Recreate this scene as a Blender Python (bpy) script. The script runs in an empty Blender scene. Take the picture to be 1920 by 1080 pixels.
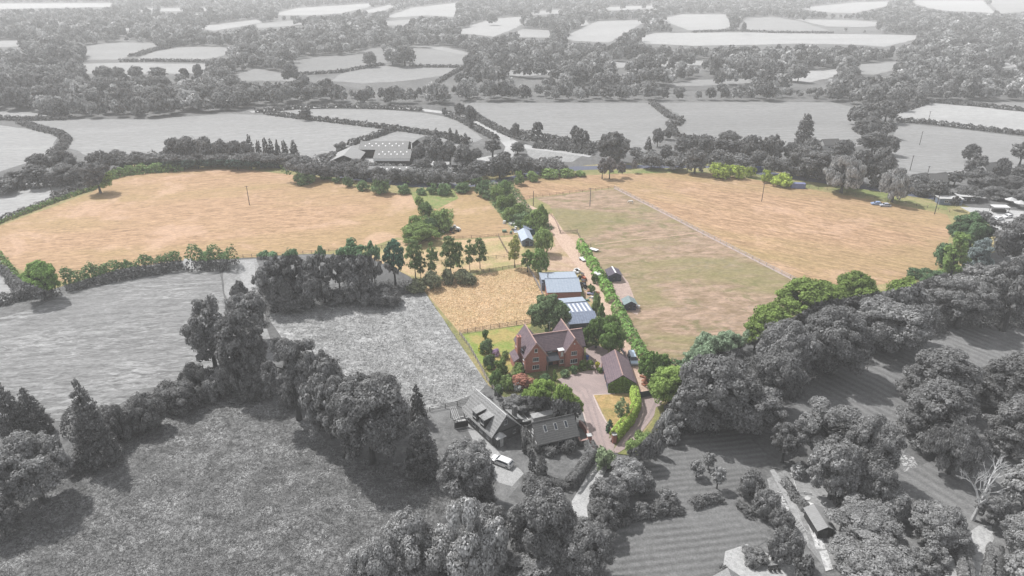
import bpy, math, random
import numpy as np
from math import radians, sin, cos, pi, sqrt, hypot, atan2
from mathutils import Matrix, Vector

R = random.Random(11)
NR = np.random.default_rng(11)
sc = bpy.context.scene
COL = sc.collection

# ------------------------------------------------------------------ camera, light, exposure
CAM_H = 90.0
FPX = 1300.0            # focal length in pixels of the 1920 wide photograph
TILT = radians(25)
cam_d = bpy.data.cameras.new('camera')
cam_d.sensor_width = 36.0
cam_d.lens = FPX / 1920 * 36.0
cam_d.clip_start = 0.5
cam_d.clip_end = 40000
cam = bpy.data.objects.new('camera', cam_d)
COL.objects.link(cam)
cam.location = (0, 0, CAM_H)
cam.rotation_euler = (radians(90) - TILT, 0, 0)
sc.camera = cam

SUN_EL = radians(55)
SUN_AZ = atan2(0.66, -0.75)      # direction towards the sun in plan, from +x
sdir = Vector((cos(SUN_EL) * cos(SUN_AZ), cos(SUN_EL) * sin(SUN_AZ), sin(SUN_EL)))
sun_d = bpy.data.lights.new('sun', 'SUN')
sun_d.energy = 3.6
sun_d.angle = radians(0.8)
sun_d.color = (1.0, 0.985, 0.96)
sun = bpy.data.objects.new('sun', sun_d)
COL.objects.link(sun)
sun.rotation_euler = (-sdir).to_track_quat('-Z', 'Y').to_euler()
sun.location = (0, 0, 200)

w = bpy.data.worlds.new('World')
sc.world = w
w.use_nodes = True
nt = w.node_tree
nt.nodes.clear()
sky = nt.nodes.new('ShaderNodeTexSky')
sky.sky_type = 'NISHITA'
sky.sun_disc = False
sky.sun_elevation = SUN_EL
sky.sun_rotation = pi / 2 - SUN_AZ
hs = nt.nodes.new('ShaderNodeHueSaturation')
hs.inputs['Saturation'].default_value = 0.12
bgn = nt.nodes.new('ShaderNodeBackground')
bgn.inputs['Strength'].default_value = 0.15
wo = nt.nodes.new('ShaderNodeOutputWorld')
nt.links.new(sky.outputs[0], hs.inputs['Color'])
nt.links.new(hs.outputs[0], bgn.inputs[0])
nt.links.new(bgn.outputs[0], wo.inputs[0])
sc.view_settings.view_transform = 'Standard'
sc.view_settings.look = 'None'
sc.view_settings.gamma = 1
sc.view_settings.exposure = 0.72
sc.view_settings.use_curve_mapping = False
sc.cycles.max_bounces = 6
sc.cycles.diffuse_bounces = 2
sc.cycles.volume_bounces = 3
sc.cycles.transparent_max_bounces = 4

# ------------------------------------------------------------------ surveying: photo pixel -> point on the ground
CT, ST = cos(TILT), sin(TILT)


def G(u, v, z=0.0):
    a = (u - 960) / FPX
    b = (540 - v) / FPX
    t = (z - CAM_H) / (-ST + b * CT)
    return (a * t, (CT + b * ST) * t)


def PX(x, y, z):
    z = z - CAM_H
    d = y * CT - z * ST
    return 960 + FPX * x / d, 540 - FPX * (y * ST + z * CT) / d, FPX / d


def inside(px, py, poly):
    px = np.asarray(px, float)
    py = np.asarray(py, float)
    r = np.zeros(px.shape, bool)
    n = len(poly)
    for i in range(n):
        x0, y0 = poly[i]
        x1, y1 = poly[(i + 1) % n]
        if y0 == y1:
            continue
        c = ((y0 > py) != (y1 > py)) & (px < (x1 - x0) * (py - y0) / (y1 - y0) + x0)
        r ^= c
    return r


# outline of the property: everything on it keeps its colours, the land around is grey
PROP = [(-60, 440), (60, 385), (150, 355), (188, 346), (200, 322), (240, 306), (345, 300), (440, 299), (525, 306),
        (535, 318), (600, 330), (690, 337), (760, 340), (850, 345), (900, 332), (960, 318), (1010, 312), (1050, 318),
        (1100, 310), (1140, 307), (1250, 306), (1330, 303), (1400, 312), (1480, 326), (1540, 333), (1620, 350),
        (1700, 358), (1745, 368), (1800, 380), (1830, 395), (1872, 440), (1868, 472), (1830, 484), (1790, 505),
        (1745, 520), (1690, 540), (1600, 556), (1530, 566), (1480, 600), (1430, 628), (1390, 650), (1345, 662),
        (1305, 690), (1290, 730), (1250, 757), (1237, 768), (1225, 805), (1195, 838), (1160, 850), (1125, 848),
        (1108, 815), (1094, 775), (1085, 755), (1040, 745), (985, 742), (945, 745), (915, 722), (795, 545),
        (770, 520), (700, 478), (640, 478), (590, 476), (480, 481), (440, 485), (360, 489), (330, 487),
        (230, 503), (120, 536), (90, 545), (40, 525), (-60, 440)]

# ------------------------------------------------------------------ materials
MATS = {}
KA = 0.67            # the photograph is exposed bright: surfaces keep real-world albedo, exposure does the rest


def ka(c):
    return tuple(x * KA for x in c) if c else c


def nodes(name):
    m = bpy.data.materials.new(name)
    m.use_nodes = True
    t = m.node_tree
    t.nodes.clear()
    o = t.nodes.new('ShaderNodeOutputMaterial')
    b = t.nodes.new('ShaderNodeBsdfPrincipled')
    b.inputs['Roughness'].default_value = 0.9
    b.inputs['Specular IOR Level'].default_value = 0.15
    t.links.new(b.outputs[0], o.inputs[0])
    return m, t, b


def mathn(t, op, a, b):
    n = t.nodes.new('ShaderNodeMath')
    n.operation = op
    for i, x in enumerate((a, b)):
        if isinstance(x, (int, float)):
            n.inputs[i].default_value = x
        else:
            t.links.new(x, n.inputs[i])
    return n.outputs[0]


def mixc(t, f, a, b, mode='MIX'):
    n = t.nodes.new('ShaderNodeMix')
    n.data_type = 'RGBA'
    n.blend_type = mode
    if isinstance(f, (int, float)):
        n.inputs[0].default_value = f
    else:
        t.links.new(f, n.inputs[0])
    for i, x in ((6, a), (7, b)):
        if isinstance(x, (tuple, list)):
            n.inputs[i].default_value = (x[0], x[1], x[2], 1)
        else:
            t.links.new(x, n.inputs[i])
    return n.outputs[2]


def ramp(t, x, lo, hi):
    n = t.nodes.new('ShaderNodeMapRange')
    n.interpolation_type = 'SMOOTHSTEP'
    t.links.new(x, n.inputs[0])
    n.inputs[1].default_value = lo
    n.inputs[2].default_value = hi
    return n.outputs[0]


def noise(t, vec, scale, detail=6, rough=0.6, dist=0.0):
    n = t.nodes.new('ShaderNodeTexNoise')
    n.inputs['Scale'].default_value = scale
    n.inputs['Detail'].default_value = detail
    n.inputs['Roughness'].default_value = rough
    n.inputs['Distortion'].default_value = dist
    t.links.new(vec, n.inputs['Vector'])
    return n.outputs[0]


def g3(v):
    return (v, v, v)


def ground(name, c1, c2, s=0.8, lo=0.3, hi=0.7, ang=0.0, aniso=1.0, big=None, bigs=0.03, bigr=(0.4, 0.7), stripe=None,
           bump=0.0, bumpd=0.3, dist=0.0, spots=None, veins=None, grain=.38):
    """ground cover: fine noise between c1 and c2, wide patches of `big`, optional mown / ploughed stripes (angle, period, amount)"""
    if name in MATS:
        return MATS[name]
    c1, c2, big = ka(c1), ka(c2), ka(big)
    if spots:
        spots = (ka(spots[0]),) + tuple(spots[1:])
    if veins:
        veins = (ka(veins[0]),) + tuple(veins[1:])
    m, t, b = nodes(name)
    tc = t.nodes.new('ShaderNodeTexCoord')
    mp = t.nodes.new('ShaderNodeMapping')
    mp.vector_type = 'TEXTURE'
    mp.inputs['Rotation'].default_value = (0, 0, radians(ang))
    mp.inputs['Scale'].default_value = (aniso, 1, 1)
    t.links.new(tc.outputs['Object'], mp.inputs[0])
    fine = noise(t, mp.outputs[0], s, 7, 0.65, dist)
    col = mixc(t, ramp(t, fine, lo, hi), c1, c2)
    if big:
        nb = noise(t, mp.outputs[0], bigs, 5, 0.6, 0.6)
        col = mixc(t, mathn(t, 'MULTIPLY', ramp(t, nb, *bigr), 0.8), col, big)
    if spots:
        ns = noise(t, tc.outputs['Object'], spots[1], 6, 0.7, 0.4)
        col = mixc(t, mathn(t, 'MULTIPLY', ramp(t, ns, spots[2], spots[2] + 0.1), spots[3]), col, spots[0])
    if veins:
        nv = noise(t, mp.outputs[0], veins[1], 4, 0.55, 1.2)
        ab = mathn(t, 'ABSOLUTE', mathn(t, 'SUBTRACT', nv, 0.5), 0.0)
        ln = mathn(t, 'SUBTRACT', 1.0, ramp(t, ab, 0.0, veins[2]))
        pz = noise(t, tc.outputs['Object'], veins[1] * .22, 4, 0.6)
        col = mixc(t, mathn(t, 'MULTIPLY', mathn(t, 'MULTIPLY', ln, ramp(t, pz, .4, .62)), veins[3]), col, veins[0])
    if stripe:
        ms = t.nodes.new('ShaderNodeMapping')
        ms.vector_type = 'TEXTURE'
        ms.inputs['Rotation'].default_value = (0, 0, radians(stripe[0]))
        t.links.new(tc.outputs['Object'], ms.inputs[0])
        wv = t.nodes.new('ShaderNodeTexWave')
        wv.wave_type = 'BANDS'
        wv.bands_direction = 'Y'
        wv.inputs['Scale'].default_value = 4 * pi / 20.0 / stripe[1]
        wv.inputs['Distortion'].default_value = stripe[3] if len(stripe) > 3 else 1.0
        wv.inputs['Detail'].default_value = 3
        wv.inputs['Detail Scale'].default_value = 0.6
        t.links.new(ms.outputs[0], wv.inputs['Vector'])
        n2 = noise(t, mp.outputs[0], 0.12, 3)
        amt = mathn(t, 'MULTIPLY', ramp(t, n2, 0.25, 0.6), stripe[2])
        dark = mixc(t, 1.0, col, g3(0.55), 'MULTIPLY')
        col = mixc(t, mathn(t, 'MULTIPLY', wv.outputs[1], amt), col, dark)
    # grain: single tufts, stalks and stones
    gn = noise(t, mp.outputs[0], s * 3.2, 3, 0.8)
    gv = mathn(t, 'ADD', mathn(t, 'MULTIPLY', ramp(t, gn, 0.32, 0.68), grain), 1.0 - grain / 2)
    gc = t.nodes.new('ShaderNodeCombineColor')
    for i in range(3):
        t.links.new(gv, gc.inputs[i])
    col = mixc(t, 1.0, col, gc.outputs[0], 'MULTIPLY')
    t.links.new(col, b.inputs['Base Color'])
    if bump:
        bn = t.nodes.new('ShaderNodeBump')
        bn.inputs['Strength'].default_value = bump
        bn.inputs['Distance'].default_value = bumpd
        t.links.new(fine, bn.inputs['Height'])
        t.links.new(bn.outputs[0], b.inputs['Normal'])
    MATS[name] = m
    return m


def plain(name, c, rough=0.8, var=0.15, s=2.0, metal=0.0, spec=0.3, bump=0.0, c2=None):
    if name in MATS:
        return MATS[name]
    m, t, b = nodes(name)
    tc = t.nodes.new('ShaderNodeTexCoord')
    n = noise(t, tc.outputs['Object'], s, 6, 0.7)
    c = ka(c)
    c2 = ka(c2) or tuple(x * (1 - 2 * var) for x in c)
    hi = c if c2 is not None and var == 0 else tuple(min(0.95, x * (1 + var)) for x in c)
    col = mixc(t, ramp(t, n, 0.3, 0.7), c2, hi)
    t.links.new(col, b.inputs['Base Color'])
    b.inputs['Roughness'].default_value = rough
    b.inputs['Metallic'].default_value = metal
    b.inputs['Specular IOR Level'].default_value = spec
    if bump:
        bn = t.nodes.new('ShaderNodeBump')
        bn.inputs['Strength'].default_value = bump
        bn.inputs['Distance'].default_value = 0.05
        t.links.new(n, bn.inputs['Height'])
        t.links.new(bn.outputs[0], b.inputs['Normal'])
    MATS[name] = m
    return m


def courses(name, c1, c2, period=0.3, axis='Z', rough=0.85, s=1.5):
    """tiles, boards or corrugation: fine lines along one object axis plus mottling"""
    if name in MATS:
        return MATS[name]
    c1, c2 = ka(c1), ka(c2)
    m, t, b = nodes(name)
    tc = t.nodes.new('ShaderNodeTexCoord')
    n = noise(t, tc.outputs['Object'], s, 6, 0.7)
    wv = t.nodes.new('ShaderNodeTexWave')
    wv.bands_direction = axis
    wv.inputs['Scale'].default_value = 2 * pi / 20.0 / period
    wv.inputs['Distortion'].default_value = 0.3
    t.links.new(tc.outputs['Object'], wv.inputs['Vector'])
    f = mathn(t, 'ADD', mathn(t, 'MULTIPLY', ramp(t, n, 0.3, 0.7), 0.75), mathn(t, 'MULTIPLY', wv.outputs[1], 0.25))
    t.links.new(mixc(t, f, c1, c2), b.inputs['Base Color'])
    b.inputs['Roughness'].default_value = rough
    bn = t.nodes.new('ShaderNodeBump')
    bn.inputs['Strength'].default_value = 0.5
    bn.inputs['Distance'].default_value = 0.03
    t.links.new(wv.outputs[1], bn.inputs['Height'])
    t.links.new(bn.outputs[0], b.inputs['Normal'])
    MATS[name] = m
    return m


def foliage(name, fixed=None, nscale=2.2):
    """leaf colour comes from the object's own colour, with clumps of lighter and darker leaves"""
    if name in MATS:
        return MATS[name]
    m, t, b = nodes(name)
    oi = t.nodes.new('ShaderNodeObjectInfo')
    tc = t.nodes.new('ShaderNodeTexCoord')
    base = oi.outputs['Color']
    n = noise(t, tc.outputs['Object'], nscale, 4, 0.7)
    geo = t.nodes.new('ShaderNodeNewGeometry')
    k = mathn(t, 'ADD', mathn(t, 'MULTIPLY', ramp(t, n, 0.3, 0.7), 0.95), 1.02)
    k = mathn(t, 'MULTIPLY', k, mathn(t, 'ADD', mathn(t, 'MULTIPLY', geo.outputs['Random Per Island'], 0.9), 0.6))
    k = mathn(t, 'MULTIPLY', k, mathn(t, 'ADD', mathn(t, 'MULTIPLY', oi.outputs['Random'], 0.3), 0.85))
    cm = t.nodes.new('ShaderNodeCombineColor')
    for i in range(3):
        t.links.new(k, cm.inputs[i])
    if fixed:
        col = mixc(t, 1.0, cm.outputs[0], fixed, 'MULTIPLY')
    else:
        col = mixc(t, 1.0, base, cm.outputs[0], 'MULTIPLY')
    t.links.new(col, b.inputs['Base Color'])
    b.inputs['Roughness'].default_value = 0.75
    b.inputs['Specular IOR Level'].default_value = 0.1
    tr = t.nodes.new('ShaderNodeBsdfTranslucent')
    t.links.new(col, tr.inputs[0])
    mx = t.nodes.new('ShaderNodeMixShader')
    mx.inputs[0].default_value = 0.3
    t.links.new(b.outputs[0], mx.inputs[1])
    t.links.new(tr.outputs[0], mx.inputs[2])
    t.links.new(mx.outputs[0], t.nodes['Material Output'].inputs[0])
    MATS[name] = m
    return m


LEAF = foliage('leaves')
BARK = plain('bark', g3(0.09), 0.95, 0.3, 3)

# ------------------------------------------------------------------ object helpers


def tag(o, label=None, cat=None, group=None, kind=None):
    if label:
        o['label'] = label
    if cat:
        o['category'] = cat
    if group:
        o['group'] = group
    if kind:
        o['kind'] = kind
    return o


def link(name, data, parent=None, mats=()):
    o = bpy.data.objects.new(name, data)
    COL.objects.link(o)
    if parent:
        o.parent = parent
    if data is not None and data.users == 1:
        for m in mats:
            data.materials.append(m)
    return o


def thing(name, label, cat, loc=(0, 0, 0), rz=0.0, group=None):
    o = bpy.data.objects.new(name, None)
    COL.objects.link(o)
    o.empty_display_size = 0.3
    o.location = (loc[0], loc[1], loc[2] if len(loc) > 2 else 0)
    o.rotation_euler = (0, 0, rz)
    return tag(o, label, cat, group)


def quads(name, V, mi=None):
    """mesh of loose quads from an array (n,4,3)"""
    V = np.ascontiguousarray(V, dtype=np.float32)
    n = len(V)
    me = bpy.data.meshes.new(name)
    me.vertices.add(n * 4)
    me.vertices.foreach_set('co', V.reshape(-1))
    me.loops.add(n * 4)
    me.loops.foreach_set('vertex_index', np.arange(n * 4, dtype=np.int32))
    me.polygons.add(n)
    me.polygons.foreach_set('loop_start', np.arange(0, n * 4, 4, dtype=np.int32))
    if mi is not None:
        me.polygons.foreach_set('material_index', np.asarray(mi, dtype=np.int32))
    me.update(calc_edges=True)
    return me


class MB:
    """collects simple solids into one mesh"""

    def __init__(s):
        s.v = []
        s.f = []

    def add(s, vs, fs):
        n = len(s.v)
        s.v += [tuple(p) for p in vs]
        s.f += [tuple(i + n for i in f) for f in fs]
        return s

    def box(s, x0, x1, y0, y1, z0, z1):
        return s.add([(x0, y0, z0), (x1, y0, z0), (x1, y1, z0), (x0, y1, z0), (x0, y0, z1), (x1, y0, z1), (x1, y1, z1), (x0, y1, z1)],
                     [(3, 2, 1, 0), (4, 5, 6, 7), (0, 1, 5, 4), (1, 2, 6, 5), (2, 3, 7, 6), (3, 0, 4, 7)])

    def obox(s, cx, cy, cz, sx, sy, sz, rz=0.0, rx=0.0):
        M = Matrix.Translation((cx, cy, cz)) @ Matrix.Rotation(rz, 4, 'Z') @ Matrix.Rotation(rx, 4, 'X')
        vs = [M @ Vector((a * sx / 2, b * sy / 2, c * sz / 2)) for c in (-1, 1) for a, b in ((-1, -1), (1, -1), (1, 1), (-1, 1))]
        return s.add(vs, [(3, 2, 1, 0), (4, 5, 6, 7), (0, 1, 5, 4), (1, 2, 6, 5), (2, 3, 7, 6), (3, 0, 4, 7)])

    def bar(s, p, q, wd, ht):
        p, q = Vector(p), Vector(q)
        d = q - p
        L = d.length
        if L < 1e-6:
            return s
        d.normalize()
        up = Vector((0, 0, 1)) if abs(d.z) < 0.95 else Vector((0, 1, 0))
        a = d.cross(up).normalized() * wd / 2
        b = a.cross(d).normalized() * ht / 2
        vs = [e + i * a + j * b for e in (p, q) for i, j in ((-1, -1), (1, -1), (1, 1), (-1, 1))]
        return s.add(vs, [(3, 2, 1, 0), (4, 5, 6, 7), (0, 1, 5, 4), (1, 2, 6, 5), (2, 3, 7, 6), (3, 0, 4, 7)])

    def tube(s, p, q, r0, r1, n=7):
        p, q = Vector(p), Vector(q)
        d = (q - p)
        if d.length < 1e-6:
            return s
        d.normalize()
        a = d.orthogonal().normalized()
        b = d.cross(a)
        vs = [e + (a * cos(2 * pi * i / n) + b * sin(2 * pi * i / n)) * r for e, r in ((p, r0), (q, r1)) for i in range(n)]
        fs = [(i, (i + 1) % n, n + (i + 1) % n, n + i) for i in range(n)]
        return s.add(vs, fs + [tuple(range(n - 1, -1, -1)), tuple(range(n, 2 * n))])

    def prism(s, prof, y0, y1, axis='y'):
        """closed profile (x,z) swept from y0 to y1, or profile (y,z) swept along x"""
        n = len(prof)
        if axis == 'y':
            vs = [(a, y0, b) for a, b in prof] + [(a, y1, b) for a, b in prof]
        else:
            vs = [(y0, a, b) for a, b in prof] + [(y1, a, b) for a, b in prof]
        fs = [(i, (i + 1) % n, n + (i + 1) % n, n + i) for i in range(n)]
        return s.add(vs, fs + [tuple(range(n - 1, -1, -1)), tuple(range(n, 2 * n))])

    def poly(s, pts, z0, z1):
        n = len(pts)
        vs = [(a, b, z0) for a, b in pts] + [(a, b, z1) for a, b in pts]
        fs = [(i, (i + 1) % n, n + (i + 1) % n, n + i) for i in range(n)]
        return s.add(vs, fs + [tuple(range(n - 1, -1, -1)), tuple(range(n, 2 * n))])

    def dome(s, cx, cy, cz, rx, ry, rz, nu=12, nv=6, jit=0.0):
        vs = []
        for j in range(nv + 1):
            th = (j / nv) * pi - pi / 2
            for i in range(nu):
                ph = 2 * pi * i / nu
                k = 1 + R.uniform(-jit, jit)
                vs.append((cx + rx * cos(th) * cos(ph) * k, cy + ry * cos(th) * sin(ph) * k, cz + rz * sin(th) * k))
        fs = [(j * nu + i, j * nu + (i + 1) % nu, (j + 1) * nu + (i + 1) % nu, (j + 1) * nu + i) for j in range(nv) for i in range(nu)]
        return s.add(vs, fs)

    def mesh(s, name, smooth=False):
        me = bpy.data.meshes.new(name)
        me.from_pydata(s.v, [], s.f)
        me.update()
        if smooth:
            me.polygons.foreach_set('use_smooth', [True] * len(me.polygons))
        return me

    def build(s, name, mat, parent=None, smooth=False, label=None):
        me = s.mesh(name, smooth)
        me.materials.append(mat)
        o = link(name, me, parent)
        if label:
            o['label'] = label
        return o


# ------------------------------------------------------------------ terrain
def grid_ground():
    xs = [-14000, -7000, -3500, -2200, -1500, -1000, -700, -500] + list(range(-400, 401, 50)) + [500, 700, 1000, 1500, 2200, 3500, 7000, 14000]
    ys = [-3000, -800, -200] + list(range(-50, 451, 50)) + [550, 700, 900, 1200, 1600, 2100, 2800, 4000, 7000, 14000]
    vs = [(x, y, 0) for y in ys for x in xs]
    n = len(xs)
    fs = [(j * n + i, j * n + i + 1, (j + 1) * n + i + 1, (j + 1) * n + i) for j in range(len(ys) - 1) for i in range(n - 1)]
    me = bpy.data.meshes.new('ground')
    me.from_pydata(vs, [], fs)
    me.materials.append(ground('rough_ground', g3(0.12), g3(0.23), 0.5, big=g3(0.10), bigs=0.02, bump=0.5))
    return tag(link('ground', me), kind='structure')


grid_ground()
LAYER = [0.0]


def sheet(name, pts, mat, z=None, world=False, jit=0.0, label=None):
    """one flat area of land, its outline surveyed from the photograph"""
    P = [tuple(p) for p in pts] if world else [G(*p) for p in pts]
    if jit:
        Q = []
        for i, a in enumerate(P):
            b = P[(i + 1) % len(P)]
            L = hypot(b[0] - a[0], b[1] - a[1])
            k = max(1, min(14, int(L / 6)))
            for j in range(k):
                f = j / k
                Q.append((a[0] + (b[0] - a[0]) * f + R.uniform(-jit, jit), a[1] + (b[1] - a[1]) * f + R.uniform(-jit, jit)))
        P = Q
    if z is None:
        LAYER[0] += 0.006
        z = LAYER[0]
    from mathutils.geometry import tessellate_polygon
    tris = tessellate_polygon([[Vector((a, b, 0)) for a, b in P]])
    me = bpy.data.meshes.new(name)
    fs = []
    for t in tris:
        a, b, c = (P[i] for i in t)
        if (b[0] - a[0]) * (c[1] - a[1]) - (b[1] - a[1]) * (c[0] - a[0]) < 0:
            t = (t[0], t[2], t[1])
        fs.append(tuple(t))
    me.from_pydata([(a, b, z) for a, b in P], [], fs)
    me.materials.append(mat)
    o = link(name, me)
    return tag(o, label=label, kind='structure')


def ribbon(name, pts, width, mat, z=None, world=False, label=None):
    P = [Vector(p if world else G(*p)) for p in pts]
    W = width if isinstance(width, (list, tuple)) else [width] * len(P)
    L, Rr = [], []
    for i, p in enumerate(P):
        d = (P[min(i + 1, len(P) - 1)] - P[max(i - 1, 0)]).normalized()
        n = Vector((-d.y, d.x)) * W[i] / 2
        L.append(tuple(p + n))
        Rr.append(tuple(p - n))
    return sheet(name, L + Rr[::-1], mat, z, world=True, label=label)


# ---- colours (measured as real surface colours, not as sunlit pixels)
STUB = (0.34, 0.215, 0.125)
STUB2 = (0.49, 0.325, 0.205)
m_stub = ground('stubble', tuple(x * .9 for x in STUB), tuple(x * 1.08 for x in STUB2), 0.6, ang=12, aniso=4, dist=.6, grain=.5, big=(0.37, 0.27, 0.13), bigs=0.03, bump=0.25,
                spots=((0.56, 0.38, 0.27), 0.035, 0.52, 0.6))
m_stub2 = ground('stubble_east', tuple(x * .88 for x in STUB), tuple(x * 1.08 for x in STUB2), 0.5, ang=-32, aniso=3.5, dist=.8, grain=.5, big=(0.36, 0.27, 0.13), bigs=0.03,
                 stripe=(-32, 7.0, 0.28, 3.0), bump=0.25, spots=((0.56, 0.38, 0.27), 0.03, 0.54, 0.5))
m_padd = ground('dry_paddock', (0.25, 0.18, 0.115), (0.42, 0.30, 0.225), 0.35, 0.35, 0.65, ang=5, aniso=2.2, big=(0.24, 0.215, 0.10), bigs=0.045, bigr=(.42, .6), veins=(g3(.2), .2, .03, .25),
                bump=0.2, spots=((0.15, 0.155, 0.06), 0.11, 0.54, 0.6))
m_lay = ground('laid_hay', (0.40, 0.27, 0.15), (0.64, 0.47, 0.30), 0.55, 0.35, 0.65, big=(0.46, 0.35, 0.18), bigs=0.06, bump=1.0, bumpd=0.5, dist=1.5)
m_dirt = ground('track_dirt', (0.42, 0.29, 0.22), (0.56, 0.41, 0.31), 0.5, big=(0.36, 0.28, 0.14), bigs=0.12, bump=0.2)
m_gravel = ground('drive_gravel', (0.36, 0.285, 0.27), (0.44, 0.35, 0.33), 2.5, big=(0.31, 0.25, 0.24), bigs=0.15, bump=0.1)
m_lawn = ground('lawn', (0.17, 0.26, 0.05), (0.30, 0.33, 0.10), 0.6, big=(0.42, 0.31, 0.13), bigs=0.14, bigr=(0.43, 0.6), bump=0.2)
m_verge = ground('green_verge', (0.10, 0.15, 0.04), (0.20, 0.24, 0.08), 0.8, big=(0.30, 0.26, 0.11), bigs=0.1, bump=0.6)
m_prop = ground('dry_grass', (0.26, 0.24, 0.11), (0.40, 0.32, 0.17), 0.5, big=(0.15, 0.18, 0.06), bigs=0.06, bump=0.4)
m_hay = ground('mown_hay', g3(0.16), g3(0.38), 0.75, 0.33, 0.67, ang=8, aniso=3.2, big=g3(0.27), bigs=0.05, stripe=(9, 7, 0.4, 7.0), bump=1.0, bumpd=0.6, dist=1.2, veins=(g3(.55), .3, .05, .5))
m_tuss = ground('tussocky_grass', g3(0.20), g3(0.50), 0.55, 0.32, 0.68, ang=-20, aniso=1.6, big=g3(0.34), bigs=0.05, bump=1.0, bumpd=0.8, dist=1.6, veins=(g3(.66), .5, .07, .7))
m_mead = ground('rough_meadow', g3(0.10), g3(0.29), 1.1, 0.36, 0.66, big=g3(0.14), bigs=0.06, bump=1.0, bumpd=0.7, dist=.8, spots=(g3(0.34), 0.6, 0.58, 0.5), veins=(g3(.62), .9, .045, .7), grain=.7)
m_mow = ground('mown_lawn', g3(0.16), g3(0.23), 1.0, big=g3(0.18), bigs=0.06, stripe=(8, 3.0, 0.75, 2.2), bump=0.2)
m_mow2 = ground('striped_lawn', g3(0.17), g3(0.24), 1.0, big=g3(0.27), bigs=0.06, stripe=(-58, 4.4, 0.6, 2.2), bump=0.2)
m_park = ground('park_grass', g3(0.2), g3(0.34), 0.9, big=g3(0.38), bigs=0.06, bump=0.5)
m_shrub = ground('undergrowth', g3(0.045), g3(0.09), 0.7, bump=1.0, bumpd=0.6)
m_pale = ground('pale_track', g3(0.40), g3(0.52), 0.8, big=g3(0.34), bigs=0.08)
m_road = ground('asphalt', g3(0.12), g3(0.17), 1.2)
m_roadb = ground('asphalt_east', (0.10, 0.115, 0.165), (0.14, 0.15, 0.20), 1.2)


def fieldmat(tone, ang):
    k = 'field_%d_%d' % (round(tone * 100), ang)
    tone = tone * .88 if tone < .5 else .31 + (tone - .5) * .34
    return ground(k, g3(tone * 0.86), g3(tone * 1.1), 0.3, ang=ang, aniso=4, big=g3(tone * 0.82), bigs=0.014,
                  stripe=(ang, 9 + abs(ang) % 5, 0.16, 2.0), bump=0.2)


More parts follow.
